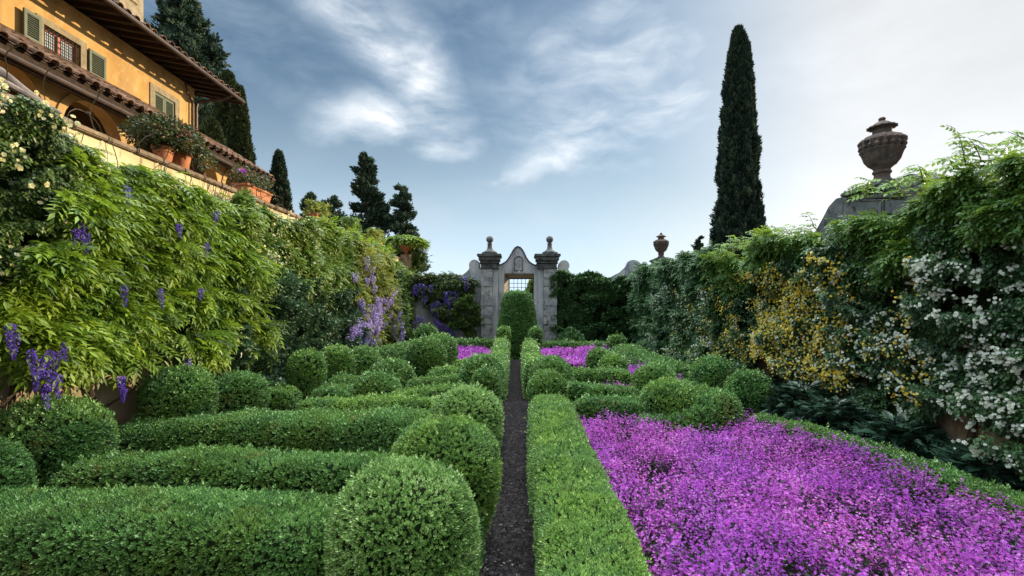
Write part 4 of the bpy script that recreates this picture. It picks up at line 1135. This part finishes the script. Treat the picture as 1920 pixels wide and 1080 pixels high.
def lobed():
    parts = []
    for i in range(4):
        for sg in (-1, 1):
            v, t = leaf(.24, .05, .1); v = v * (.42 - .06 * i) @ rotm((0, 0, 1), -sg * .9).T
            parts.append((v + np.array([0, .2 + .2 * i, -.05 * i]), t))
    v, t = leaf(.2, .05, .1); parts.append((v * np.array([1, 1.05, 1]), t))
    return join_t(parts)
LOB = lobed()
for i, (x, y, r, h, lab) in enumerate([(5.0, 9.6, .55, .85, 'farthest dark leafed acanthus clump, beside the box ball at the right wall'), (5.15, 8.6, .6, .8, 'dark leafed acanthus clump second from the box ball at the right wall'),
                                       (5.1, 7.7, .6, .72, 'dark leafed acanthus clump in the middle of the row under the roses'), (5.35, 6.7, .5, .6, 'nearer dark acanthus clump under the white roses'), (5.4, 5.5, .5, .5, 'nearest dark acanthus clump at the right edge')]):
    leafy_plant('acanthus', lab, 'plant', x, y, r, h, 'acanthus', 420, .22, LOB, 'dark acanthus plants under the right wall')
leafy_plant('shrub', 'low green shrub at the foot of the ivy beside the right gate pier', 'shrub', 2.4, 21.6, .8, 1.2, 'ivy_leaf', 900, .16, SPRIG4)
leafy_plant('shrub', 'small dark shrub at the foot of the grey back wall under the wisteria', 'shrub', -3.3, 21.9, .5, .95, 'rose_leaf', 420, .14, SPRIG4)
leafy_plant('shrub', 'dark leafy plant in the far left corner of the garden', 'shrub', -4.6, 21.0, .5, 1.1, 'rose_leaf', 420, .16, SPRIG4)
leafy_plant('fern', 'dark low fern under the wisteria at the foot of the left wall', 'plant', -4.9, 8.2, .35, .6, 'acanthus', 120, .22, LOB)

# ------------------------------------------------------------------ trees
def small_tree():
    g = empty('small_tree', (-2.3, 22.1, 0), 'small dark tree trained against the back wall left of the gate pier', 'tree')
    b = MB(); b.tube([(-2.3, 22.1, 0), (-2.33, 22.1, .6), (-2.28, 22.1, 1.2)], [.06, .05, .04], 7)
    for (dx, dz) in ((-.5, .8), (.45, .7), (-.2, 1.3), (.3, 1.2), (-.7, .3), (.6, .2)):
        b.tube([(-2.31, 22.1, .9), (-2.31 + dx * .5, 22.08, 1.1 + dz * .5), (-2.31 + dx, 22.05, 1.2 + dz)], [.03, .02, .008], 5)
    b.build('trunk', M['bark'], g, smooth=True)
    lc = LC()
    for (cx, cz, r, n) in ((-2.5, 2.3, .38, 260), (-2.1, 2.1, .4, 260), (-2.8, 1.9, .3, 180), (-1.95, 1.55, .34, 200), (-2.45, 1.45, .42, 260), (-2.9, 1.35, .25, 120), (-2.15, .95, .3, 120), (-2.2, 2.55, .22, 100)):
        d = rand_dir(n) * (RNG.random(n) ** .4 * r)[:, None] * np.array([1, .7, .8])
        P = np.array([cx, 22.05, cz]) + d
        lc.scatter(SPRIG4, P, d + np.array([0, -.2, .2]) + rand_dir(n) * .2, rand_dir(n), .10 + .05 * RNG.random(n))
    lc.build('crown', M['rose_leaf'], g)
small_tree()

TUFT = sprig(5, .5, .22, .7)
def cypress(label, x, y, z0, top, r, mat='cypress', n=9000, spires=((0, 0, 1.0, 1.0),), taper=.75, ts=.34, name='cypress_tree', group=None, rag=.28, bulge=.35, pw=.6):
    g = empty(name, (x, y, z0), label, 'tree', group)
    b = MB(); hgt = top - z0
    b.tube([(x, y, z0), (x, y, z0 + hgt * .5), (x, y, z0 + hgt * .93)], [r * .16, r * .10, .03], 8)
    rr = random.Random(int(x * 10))
    for k in range(26):
        z = z0 + hgt * (.08 + .8 * k / 26); a = k * 2.4; q = r * .6 * (1 - k / 30)
        b.tube([(x, y, z), (x + q * math.cos(a) * .6, y + q * math.sin(a) * .6, z + .5), (x + q * math.cos(a), y + q * math.sin(a), z + 1.5)], [.05, .035, .015], 5)
    b.build('trunk', M['bark'], g)
    lc = LC()
    for (dx, dy, hs, rs) in spires:
        m = int(n * rs)
        t = RNG.random(m) ** .85
        a = RNG.random(m) * 2 * PI
        def prof(t): return np.minimum(1, 1.0 * (np.maximum(1 - t, 0) / taper) ** pw) * (1 - bulge * np.clip(.2 - t, 0, 1) * 2)
        fl = fbm(np.cos(a) * 3.2 + x, np.sin(a) * 3.2 + y, t * hgt * .55, 3) - .5
        f2 = vnoise(np.cos(a) * 7 + x, np.sin(a) * 7, t * hgt * 1.6) - .5
        rad = r * rs ** .5 * prof(t) * (1 + rag * 2.2 * fl + rag * .7 * f2)
        dep = 1 - .45 * RNG.random(m) ** 2.5
        P = np.c_[x + dx + rad * dep * np.cos(a), y + dy + rad * dep * np.sin(a), z0 + .3 + t * (hgt * hs - .3)]
        D = np.c_[np.cos(a) * .55, np.sin(a) * .55, np.full(m, 1.0)] + rand_dir(m) * .35
        # darker gaps: skip points in hollows
        k = (fl + .5 + RNG.random(m) * .3) > .36
        lc.scatter(TUFT, P[k], D[k], rand_dir(k.sum()), ts * (.6 + .7 * RNG.random(k.sum())), 0)
        # leader
        tip = np.array([[x + dx, y + dy, z0 + hgt * hs - .1 * i] for i in range(6)])
        lc.scatter(TUFT, tip, np.tile([0, 0, 1.0], (6, 1)), rand_dir(6), ts, 0)
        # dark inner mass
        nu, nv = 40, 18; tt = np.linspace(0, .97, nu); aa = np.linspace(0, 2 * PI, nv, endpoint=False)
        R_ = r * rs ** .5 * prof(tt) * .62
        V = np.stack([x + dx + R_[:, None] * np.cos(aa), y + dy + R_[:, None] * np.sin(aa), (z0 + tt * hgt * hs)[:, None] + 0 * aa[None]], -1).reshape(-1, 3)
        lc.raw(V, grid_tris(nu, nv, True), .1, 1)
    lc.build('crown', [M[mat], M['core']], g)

def conifer(label, x, y, z0, top, r, mat='conifer', seed=1, n=5200, ts=.32, name='conifer_tree', dens=1.0):
    """loose conifer: separate tiers of branches with sky between them"""
    g = empty(name, (x, y, z0), label, 'tree'); rr = random.Random(seed); hgt = top - z0
    b = MB(); b.tube([(x, y, z0), (x + .1, y, z0 + hgt * .5), (x, y, top - .1)], [r * .13, r * .08, .02], 8)
    lc = LC(); nb = int(hgt * 5.5 * dens)
    for k in range(nb):
        t = (k + rr.random()) / nb
        L = r * (1 - t) ** .62 * rr.uniform(.55, 1.15) * (1 if t > .12 else .8) + .12
        a = rr.uniform(0, 2 * PI); z = z0 + hgt * t
        up = rr.uniform(.05, .45)
        e = Vector((x + L * math.cos(a), y + L * math.sin(a), z + L * up)); s0 = Vector((x, y, z))
        b.tube([s0, (s0 + e) / 2 + Vector((0, 0, .06)), e], [.04, .025, .01], 4)
        m = int(n / nb * (.4 + L / r))
        q = .25 + .8 * RNG.random(m) ** .8
        wd = L * .30 * (1.15 - .6 * q) + .08
        P = np.array(s0)[None] * (1 - q)[:, None] + np.array(e)[None] * q[:, None] + RNG.normal(0, 1, (m, 3)) * (wd * .55)[:, None] * np.array([1, 1, .75])
        D = np.array([math.cos(a), math.sin(a), .7]) + rand_dir(m) * .8
        lc.scatter(TUFT, P, D, rand_dir(m), ts * (.6 + .7 * RNG.random(m)))
    b.build('trunk', M['bark'], g); lc.build('crown', M[mat], g)

cypress('tall slender cypress rising alone behind the right wall', 17.8, 38.4, 0, 24.4, 1.88, n=16000, ts=.40, rag=.34, taper=.85, bulge=.0, pw=.52, spires=((-.12, 0, 1.0, 1.0), (.42, .1, .972, .42), (-.5, .1, .93, .35)))
def TX(px, Y): return (px - VX) / F * Y
conifer('tallest dark conifer rising behind the villa roof', TX(343, 34), 34, 2, 24.6, 5.2, seed=4, n=30000, ts=.40, dens=3.0)
cypress('dark cypress with the higher tip behind the end of the villa roof', TX(428, 31), 31, 2, 17.2, 1.75, 'cypress_warm', n=8000, ts=.36, taper=.9)
cypress('dark cypress leaning against its taller neighbour beside the loggia roof', TX(449, 29.5), 29.5, 2, 15.6, 1.25, 'cypress_warm', n=6500, ts=.33, taper=.95)
cypress('dark cypress hidden behind the corner of the villa', TX(396, 27), 27, 2, 12.6, 1.6, 'cypress_warm', n=6000, ts=.33)
cypress('short blunt cypress just beyond the end of the loggia roof', TX(523, 34), 34, 2, 13.1, .95, 'cypress', n=4200, ts=.32, taper=.6)
conifer('taller of the two loose conifers beyond the terrace wall', TX(686, 34), 34, 2, 12.9, 1.9, seed=9, n=8500, ts=.32, dens=1.5)
conifer('shorter loose conifer on the right of the pair beyond the terrace', TX(751, 34), 34, 2, 10.6, 1.8, seed=12, n=6500, ts=.30, dens=1.5)
conifer('low dark conifer between the blunt cypress and the loose pair', TX(622, 30), 30, 2, 8.9, 1.7, seed=15, n=6000, ts=.3, dens=2.2)
conifer('small dark tree peeping over the climber right of the blunt cypress', TX(585, 28), 28, 2, 8.6, 1.4, seed=19, n=4500, ts=.28, dens=2.2)
conifer('tiny distant conifer tip left of the tall cypress', TX(1312, 42), 42, 0, 8.2, .7, seed=23, n=1500, ts=.3)
conifer('low bushy tree beyond the iron gate', 1.1, 33, 0, 3.9, .9, 'shrub_leaf', seed=25, n=1500, ts=.3, name='garden_tree', dens=1.5)

# ------------------------------------------------------------------ villa
def villa():
    FX, LX = -10.5, -9.1              # upper facade, loggia facade
    Y0, Y1 = 3.0, 15.6
    v = empty('villa', (FX, 10, 3.55), 'ochre villa with green shutters and arched loggia above the terrace', 'house')
    # upper wall with window openings
    wins = [(10.62, 11.52, 7.35, 8.46), (13.88, 14.70, 7.3, 8.44)]
    b = MB()
    ys = [Y0] + [w for ww in wins for w in ww[:2]] + [Y1]
    for i in range(len(ys) - 1):
        if i % 2 == 0: b.box(FX - .4, FX, ys[i], ys[i + 1], 3.55, 9.28)
        else:
            w = wins[i // 2]; b.box(FX - .4, FX, ys[i], ys[i + 1], 3.55, w[2]); b.box(FX - .4, FX, ys[i], ys[i + 1], w[3], 9.28)
    b.box(FX - 7.5, FX - .401, Y1 - .4, Y1 - .002, 3.55, 9.28)
    b.box(FX - 7.5, FX - .401, Y0, Y0 + .4, 3.55, 9.28)
    b.build('wall', M['ochre'], v)
    # window 1
    y0, y1, z0, z1 = wins[0]
    b = MB(); b.box(FX - .02, FX + .03, y0 - .16, y0, z0, z1 + .14); b.box(FX - .02, FX + .03, y1, y1 + .16, z0, z1 + .14); b.box(FX - .02, FX + .03, y0 + .001, y1 - .001, z1, z1 + .14)
    sr = b.build('window_surround', M['sandstone'], v)
    b = MB(); xf = FX - .14
    for (a, c) in ((y0, y0 + .05), ((y0 + y1) / 2 - .045, (y0 + y1) / 2 + .045), (y1 - .05, y1)): b.box(xf, xf + .06, a, c, z0, z1)
    b.box(xf, xf + .058, y0 + .05, (y0 + y1) / 2 - .046, z1 - .06, z1); b.box(xf, xf + .058, (y0 + y1) / 2 + .046, y1 - .051, z1 - .06, z1)
    w = b.build('window', M['red_frame'], v)
    b = MB(); b.box(xf + .01, xf + .02, y0, y1, z0, z1); b.build('pane', M['glass'], w)
    b = MB()
    for k in range(9): yy_ = y0 + .07 + (y1 - y0 - .14) * k / 8; b.tube([(FX - .03, yy_, z0), (FX - .03, yy_, z1)], .010, 5)
    for k in range(8): zz = z0 + .1 + .14 * k; b.tube([(FX - .045, y0, zz), (FX - .045, y1, zz)], .010, 5)
    b.build('grille', M['iron'], w)
    def shutter(ya, yb, za, zb, x=FX + .05, ang=0):
        b = MB(); t = .04
        b.box(x, x + t, ya, ya + .06, za, zb); b.box(x, x + t, yb - .06, yb, za, zb)
        for (p, q) in ((za, za + .07), (zb - .07, zb), ((za + zb) / 2 - .03, (za + zb) / 2 + .03)): b.box(x + .001, x + t - .001, ya + .06, yb - .06, p, q)
        b.box(x + .001, x + .004, ya + .05, yb - .05, za + .05, zb - .05, 1)
        z = za + .09
        while z < zb - .08:
            if abs(z - (za + zb) / 2) > .045:
                b.hexa([(x + .006, ya + .06, z + .022), (x + t - .006, ya + .06, z), (x + t - .006, yb - .06, z), (x + .006, yb - .06, z + .022),
                        (x + .006, ya + .06, z + .032), (x + t - .006, ya + .06, z + .010), (x + t - .006, yb - .06, z + .010), (x + .006, yb - .06, z + .032)])
            z += .046
        return b.build('shutter', [M['shutter'], M['core']], v)
    shutter(10.10, 10.47, z0, z1 + .04, FX + .09); shutter(11.70, 12.17, z0, z1 + .04, FX + .04)
    # window 2 closed shutters
    y0, y1, z0, z1 = wins[1]
    b = MB(); b.box(FX - .02, FX + .03, y0 - .18, y0, z0, z1 + .17); b.box(FX - .02, FX + .03, y1, y1 + .18, z0, z1 + .17); b.box(FX - .02, FX + .03, y0 + .001, y1 - .001, z1, z1 + .17)
    b.build('window_surround', M['sandstone'], v)
    shutter(y0 + .003, (y0 + y1) / 2 - .004, z0, z1 - .003, FX - .045); shutter((y0 + y1) / 2 + .004, y1 - .003, z0, z1 - .003, FX - .045)
    b = MB(); b.box(FX - .3, FX - .25, y0, y1, z0, z1); b.build('shutter_backing', M['wood'], v)
    # third window frame at the picture edge
    b = MB(); b.box(FX, FX + .03, 9.2, 9.72, 8.0, 8.14); b.box(FX, FX + .03, 9.60, 9.72, 7.3, 8.0); b.build('window_surround', M['sandstone'], v)
    # upper roof: deck, rafters, tiles
    EX, EZ = -9.45, 9.13; RX, RZ = -14.2, 10.1
    sl_ = (RZ - EZ) / (RX - EX)
    def rz(x): return EZ + (x - EX) * sl_
    ya, yb = Y0 - .5, 16.35
    rf = MB(); rf.hexa([(RX, ya, rz(RX) + .10), (EX, ya, rz(EX) + .10), (EX, yb, rz(EX) + .10), (RX, yb, rz(RX) + .10), (RX, ya, rz(RX) + .14), (EX, ya, rz(EX) + .14), (EX, yb, rz(EX) + .14), (RX, yb, rz(RX) + .14)])
    rf.hexa([(2 * RX - EX, ya, EZ + .10), (RX, ya, rz(RX) + .10), (RX, yb, rz(RX) + .10), (2 * RX - EX, yb, EZ + .10), (2 * RX - EX, ya, EZ + .14), (RX, ya, rz(RX) + .14), (RX, yb, rz(RX) + .14), (2 * RX - EX, yb, EZ + .14)])
    roof = rf.build('roof', M['wood'], v)
    def tiles(x_low, z_low, x_high, z_high, ya, yb, pitch=.28, course=.42, name='roof_tiles', parent=None, seed=1):
        r = random.Random(seed); lc = MB(); L = math.hypot(x_high - x_low, z_high - z_low); ux, uz = (x_high - x_low) / L, (z_high - z_low) / L
        nx, nz = -uz, ux
        if nz < 0: nx, nz = -nx, -nz
        y = ya; k = 0; n_c = int(L / course)
        nc = min(n_c, 5)
        while y < yb:
            for c in range(n_c if n_c <= 5 else nc):
                s0 = c * course - .03 + r.uniform(-.03, .03); s1 = s0 + course + .08
                if c == nc - 1 and n_c > 5: s1 = L
                jy = r.uniform(-.012, .012); jz = r.uniform(0, .012)
                V = []
                for (s_, rad, lift) in ((s0, .098, .022), (s1, .080, .0)):
                    for i in range(7):
                        a = PI * i / 6; V.append((x_low + ux * s_ + nx * (rad * math.sin(a) * .8 + lift + jz + .02), y + jy + rad * math.cos(a), z_low + uz * s_ + nz * (rad * math.sin(a) * .8 + lift + jz + .02)))
                    for i in range(7):
                        a = PI * (6 - i) / 6; q = rad - .018; V.append((x_low + ux * s_ + nx * (q * math.sin(a) * .8 + lift + jz + .02), y + jy + q * math.cos(a), z_low + uz * s_ + nz * (q * math.sin(a) * .8 + lift + jz + .02)))
                b0 = len(lc.v); lc.v += V
                for i in range(14):
                    j = (i + 1) % 14; lc.f.append([b0 + i, b0 + j, b0 + 14 + j, b0 + 14 + i]); lc.m.append(0)
                lc.f.append([b0 + i for i in range(14)]); lc.m.append(0); lc.f.append([b0 + 14 + i for i in reversed(range(14))]); lc.m.append(0)
            # pan between covers
            V = []
            for s_ in (-.05, L):
                for i in range(5):
                    a = PI * i / 4; V.append((x_low + ux * s_ + nx * (.035 - .03 * math.sin(a)), y + pitch / 2 + .08 * math.cos(a), z_low + uz * s_ + nz * (.035 - .03 * math.sin(a))))
            b0 = len(lc.v); lc.v += V
            for i in range(4): lc.f.append([b0 + i, b0 + i + 1, b0 + 6 + i, b0 + 5 + i]); lc.m.append(0)
            y += pitch; k += 1
        return lc.build(name, M['tile'], parent)
    tiles(EX + .08, EZ + .11, RX, rz(RX) + .14, ya + .1, yb - .05, name='tiles', parent=roof)
    b = MB(); y = ya + .05; 
    while y < yb:
        b.hexa([(FX - .3, y, rz(FX - .3) - .02), (EX + .02, y, rz(EX) - .0), (EX + .02, y + .09, rz(EX) - .0), (FX - .3, y + .09, rz(FX - .3) - .02),
                (FX - .3, y, rz(FX - .3) + .099), (EX + .02, y, rz(EX) + .098), (EX + .02, y + .09, rz(EX) + .098), (FX - .3, y + .09, rz(FX - .3) + .099)])
        y += .40
    b.build('rafters', M['wood'], roof)
    b = MB(); b.hexa([(RX, yb + .001, rz(RX) - .03), (EX + .1, yb + .001, EZ - .06), (EX + .1, yb + .05, EZ - .06), (RX, yb + .05, rz(RX) - .03), (RX, yb + .001, rz(RX) + .16), (EX + .1, yb + .001, EZ + .16), (EX + .1, yb + .05, EZ + .16), (RX, yb + .05, rz(RX) + .16)])
    b.build('bargeboard', M['wood'], roof)
    b = MB(); b.tube([(EX + .14, ya, EZ + .03), (EX + .14, yb, EZ + .03)], .055, 8); b.build('gutter', M['gutter'], v, smooth=True)
    b = MB(); b.tube([(EX + .1, Y1 + .1, EZ - .02), (EX - .2, Y1 + .08, EZ - .16), (FX + .14, Y1 - .02, EZ - .30), (FX + .1, Y1 - .05, EZ - .5), (FX + .1, Y1 - .05, 7.4)], .05, 8)
    b.build('downpipe', M['gutter'], v, smooth=True)
    b = MB(); b.tube([(FX + .09, Y1 - .55, EZ + .1), (FX + .09, Y1 - .45, EZ - .18), (FX + .09, Y1 - .2, EZ - .4), (FX + .09, Y1 - .2, 7.4)], .03, 7)
    b.build('downpipe', M['gutter'], v, smooth=True)
    # chimney
    b = MB(); b.box(-11.3, -10.8, 13.0, 13.6, 9.5, 11.6); b.box(-11.35, -10.75, 12.95, 13.65, 10.75, 10.82); b.box(-11.2, -10.85, 13.62, 13.95, 9.5, 11.3)
    ch = b.build('chimney', M['sandstone'], v, bevel=.02)
    b = MB(); b.box(-11.4, -10.7, 12.9, 13.66, 11.6, 11.7); b.box(-11.25, -10.8, 13.665, 14.0, 11.3, 11.38); b.build('chimney_cap', M['tank'], ch)
    # loggia arches
    P0, pitch = 7.68 - 1.77 * 3, 1.77
    zt = 6.9
    b = MB(); bt = MB()
    for i in range(8):
        y0 = P0 + i * pitch; yc = y0 + pitch / 2 - .05; r = .72; zs = 5.84
        if y0 + pitch > 16.5: pass
        pts = [(y0 - .05, 3.55), (yc - r, 3.55), (yc - r, zs)] + [(yc - r * math.cos(PI * k / 14), zs + r * math.sin(PI * k / 14)) for k in range(1, 14)] + [(yc + r, zs), (yc + r, 3.55), (y0 + pitch - .05, 3.55), (y0 + pitch - .05, zt), (y0 - .05, zt)]
        b.prism(pts, 'x', LX - .25, LX)
        # archivolt band
        ro = r + .15
        for k in range(14):
            a0, a1 = PI * k / 14, PI * (k + 1) / 14
            q = [(yc - rr * math.cos(a), zs + rr * math.sin(a)) for rr, a in ((r - .004, a0), (r - .004, a1), (ro, a1), (ro, a0))]
            bt.prism(q, 'x', LX - .262, LX + .035)
        bt.box(LX - .262, LX + .035, yc - ro, yc - r + .004, 3.56, zs - .001); bt.box(LX - .262, LX + .035, yc + r - .004, yc + ro, 3.56, zs - .001)
    lg = b.build('loggia_arcade', M['ochre'], v)
    bt.build('arch_moulding', M['ochre'], v)
    ye = P0 + 8 * pitch - .05
    b = MB(); b.box(FX + .001, LX - .251, ye - .3, ye, 3.55, 6.6); b.build('loggia_end_wall', M['ochre'], v)
    b = MB(); b.box(FX - .001, FX + .02, Y0, Y1, 3.56, 6.9); b.box(FX - .3, FX + .02, Y1 + .001, ye - .301, 3.56, 7.0); b.build('loggia_back_wall', M['ochre_shade'], v)
    # lean-to roof over loggia
    GX, GZ = -8.62, 6.63; UX, UZ = FX + .03, 7.80
    ya2, yb2 = 3.2, 16.75
    b = MB(); b.hexa([(UX, ya2, UZ), (GX, ya2, GZ), (GX, yb2, GZ), (UX, yb2, UZ), (UX, ya2, UZ + .04), (GX, ya2, GZ + .04), (GX, yb2, GZ + .04), (UX, yb2, UZ + .04)])
    lr = b.build('loggia_roof', M['wood'], v)
    tiles(GX + .07, GZ + .02, UX, UZ + .05, ya2 + .1, yb2 - .05, name='tiles', parent=lr, seed=5, pitch=.29)
    b = MB(); y = ya2 + .1
    while y < yb2 - .1:
        sl2 = (UZ - GZ) / (UX - GX)
        z_ = lambda x: GZ + (x - GX) * sl2
        xa = LX + .001
        b.hexa([(xa, y, z_(xa) - .11), (GX - .11, y, GZ - .05), (GX - .11, y + .08, GZ - .05), (xa, y + .08, z_(xa) - .11), (xa, y, z_(xa) - .002), (GX - .11, y, GZ + .05), (GX - .11, y + .08, GZ + .05), (xa, y + .08, z_(xa) - .002)])
        y += .45
    b.box(LX + .002, LX + .07, ya2 + .05, yb2 - .15, z_(LX) - .24, z_(LX) - .09)
    b.build('rafters', M['wood'], lr)
    b = MB(); b.tube([(GX + .07, ya2, GZ - .20), (GX + .07, yb2, GZ - .20)], .05, 8); b.build('gutter', M['gutter'], lr, smooth=True)
    b = MB(); b.box(GX - .10, GX + .005, ya2, yb2, GZ - .27, GZ - .012); b.build('fascia', M['wood'], lr)
villa()

# ------------------------------------------------------------------ pots on the left wall
def pot(label, x, y, z, r, h, plant_mat, n, ps, pr, ph, cat='flowerpot', flowers=None, group='terracotta pots on the terrace wall', spill=.3):
    g = empty('flowerpot', (x, y, z), label, cat, group)
    b = MB(); b.lathe([(r * .62, z), (r * .66, z + .03), (r * .90, z + h * .8), (r * 1.0, z + h * .82), (r * 1.04, z + h * .9), (r * 1.0, z + h), (r * .86, z + h), (r * .82, z + h * .85)], x, y, 28)
    b.build('pot', M['terracotta'], g, smooth=True)
    p = empty('potted_plant', (x, y, z + h * .85), label.replace('pot', 'plant') if False else None, None)
    # plant is its own part of the pot
    bpy.data.objects.remove(p)
    lc = LC(); d = rand_dir(n); q = RNG.random(n) ** .45
    P = np.array([x, y, z + h + ph * .45]) + d * q[:, None] * np.array([pr, pr, ph * .55]) * (.7 + .6 * fbm(d[:, 0] * 2 + x, d[:, 1] * 2 + y, d[:, 2] * 2, 2))[:, None]
    P[:, 2] -= spill * np.clip(np.hypot(P[:, 0] - x, P[:, 1] - y) / pr - .5, 0, 1)
    lc.scatter(SPRIG4, P, d + rand_dir(n) * .5 + np.array([0, 0, -.1]), rand_dir(n), ps * (.6 + .7 * RNG.random(n)), 0)
    stem = (np.array([[-.012, 0, 0], [.012, 0, 0], [0, 1, 0]]), np.array([[0, 1, 2]])); m = n // 5
    c = np.array([x, y, z + h * .8]); lc.scatter(stem, np.tile(c, (m, 1)), P[:m] - c, rand_dir(m), np.linalg.norm(P[:m] - c, axis=1), 1)
    lc.build('foliage', [M[plant_mat], M['bark']], g)
    if flowers:
        fm, k, fs = flowers
        for i in range(k):
            j = RNG.integers(0, n); lc = LC(); m = 7
            lc.scatter(BLOOM5, P[j] + np.array([.12, -.1, .06]) + RNG.normal(0, .02, (m, 3)), rand_dir(m) + np.array([.8, -.6, .4]), rand_dir(m), fs)
            lc.build('bloom', M[fm], g)
    return g
WT = 4.53
pot('nearer ribbed terracotta pot with a big dark shrub on the terrace wall', -5.8, 7.86, WT, .165, .28, 'pot_leaf', 1000, .075, .50, .50, spill=.15)
pot('orange terracotta pot tucked right behind the ribbed one under the same shrubbery', -5.83, 8.32, WT, .165, .34, 'pot_leaf', 800, .075, .5, .45, spill=.55)

def trough(label, x0, x1, y0, y1, z, h, mat, n, ps, ph, flowers=None):
    g = empty('planter_trough', ((x0 + x1) / 2, (y0 + y1) / 2, z), label, 'planter', 'terracotta troughs along the terrace wall')
    b = MB(); e = .04
    b.hexa([(x0 + e, y0 + e, z), (x1 - e, y0 + e, z), (x1 - e, y1 - e, z), (x0 + e, y1 - e, z), (x0, y0, z + h), (x1, y0, z + h), (x1, y1, z + h), (x0, y1, z + h)])
    b.box(x0 - .02, x1 + .02, y0 - .02, y1 + .02, z + h + .001, z + h + .05)
    b.build('trough', M['terracotta'], g, bevel=.012)
    lc = LC(); P = np.c_[x0 + (x1 - x0) * RNG.random(n), y0 + (y1 - y0) * RNG.random(n), z + h + ph * RNG.random(n) ** 1.3]
    P[:, :2] += RNG.normal(0, .08, (n, 2)); lc.scatter(SPRIG4, P, rand_dir(n) + np.array([0, 0, .6]), rand_dir(n), ps * (.6 + .7 * RNG.random(n)))
    lc.build('foliage', M[mat], g)
    if flowers:
        for i in range(flowers[1]):
            p = np.array([x1, random.uniform(y0, y1) - .3, z + h + ph * random.uniform(.5, 1.0)]); lc = LC(); m = 12
            lc.scatter(BLOOM5, p + RNG.normal(0, .03, (m, 3)), rand_dir(m), rand_dir(m), .06); lc.build('bloom', M[flowers[0]], g)
trough('terracotta trough with straggly plants and a pink bloom on the terrace wall', -5.95, -5.62, 10.0, 11.0, WT, .2, 'pot_leaf', 520, .07, .4, ('pink_petal', 1))
trough('small terracotta trough with green plants before the pair of conifers', -5.9, -5.6, 16.2, 17.0, WT, .26, 'shrub_leaf', 500, .11, .45)
trough('small brown trough overgrown with flowers farthest along the terrace wall', -5.9, -5.6, 18.9, 20.0, WT, .3, 'wist_gold', 500, .12, .45)
trough('trough with yellow green shrub on the terrace wall below the low conifer', -5.9, -5.6, 13.4, 14.2, WT, .24, 'wist_gold', 420, .1, .4)

# wisteria crowned urn at the corner
g = empty('wisteria_urn', (-5.35, 23.35, 4.5), 'terracotta urn crowned by trained wisteria at the far left corner', 'urn')
b = MB(); b.box(-5.62, -5.08, 23.08, 23.62, 3.6, 4.72); b.build('pedestal', M['plaster_tan'], g, bevel=.02)
b = MB(); b.lathe([(.16, 4.72), (.20, 4.75), (.14, 4.80), (.16, 4.86), (.30, 4.98), (.37, 5.12), (.40, 5.16), (.38, 5.2), (.3, 5.2)], -5.35, 23.35, 28); b.build('bowl', M['terracotta'], g, smooth=True)
lc = LC(); n = 1700; a = RNG.random(n) * 2 * PI; q = RNG.random(n) ** .5
P = np.c_[-5.45 + .95 * q * np.cos(a), 23.35 + .7 * q * np.sin(a), 5.42 + .22 * RNG.random(n) * (1.3 - q) - .42 * np.clip(q - .7, 0, 1) * RNG.random(n) * 3]
lc.scatter(PIN3, P, np.c_[np.cos(a), np.sin(a), -.2 * np.ones(n)] + rand_dir(n) * .5, rand_dir(n) * .4 + np.array([0, 0, 1]), .2 + .1 * RNG.random(n))
lc.build('foliage', M['wist_leaf'], g)
lc = LC(); n = 800; P = np.array([-5.0, 23.5, 4.5]) + RNG.normal(0, 1, (n, 3)) * np.array([.24, .2, .38]); lc.scatter(PIN3, P, rand_dir(n) + np.array([0, 0, -.5]), rand_dir(n), .2); lc.build('trailing_foliage', M['rose_leaf'], g)
racemes(g, np.array([[-5.35 + .75 * math.cos(t) * s_, 23.0 + .2 * math.sin(t), 5.2] for t, s_ in ((0, 1), (.4, .95), (2.5, .9), (2.9, 1), (1.2, .5), (1.9, .6))]), 'wist_pale', L=.4, w=.08, nfl=50, fs=.06)

# bare looping tendrils and dry stems on the coping
b = MB(); r = random.Random(5)
for k in range(46):
    y = r.uniform(5.2, 11.5); p = Vector((WL_X + .06, y, 4.5)); pts = [p]
    d = Vector((r.uniform(.02, .12), r.uniform(-.5, .5), r.uniform(.3, 1)))
    if r.random() < .6: d = Vector((.05, r.uniform(-.4, .4), -1))
    for i in range(7):
        d = (d + Vector((r.uniform(-.05, .1), r.uniform(-.5, .5), -.22))).normalized(); pts.append(pts[-1] + d * r.uniform(.06, .13))
        if pts[-1].x < WL_X + .02: pts[-1].x = WL_X + .03
    b.tube(pts, [.006] * 7 + [.003], 4)
tag(b.build('dry_tendrils', M['bark']), 'thin dry vine tendrils looping over the coping of the terrace wall', 'tendrils', kind='stuff')

# gnarled grey trunk lying over the coping by the roses
b = MB(); b.tube([(-5.75, 4.6, 4.72), (-5.65, 4.95, 4.76), (-5.6, 5.2, 4.74), (-5.58, 5.45, 4.64), (-5.55, 5.7, 4.56)], [.05, .065, .055, .045, .03], 10)
b.tube([(-5.7, 4.5, 4.62), (-5.55, 4.9, 4.66), (-5.52, 5.3, 4.60), (-5.52, 5.8, 4.54)], [.04, .045, .035, .02], 8)
tag(b.build('old_vine_trunk', M['tank'], smooth=True), 'gnarled grey vine trunk lying across the coping at the upper left', 'vine')
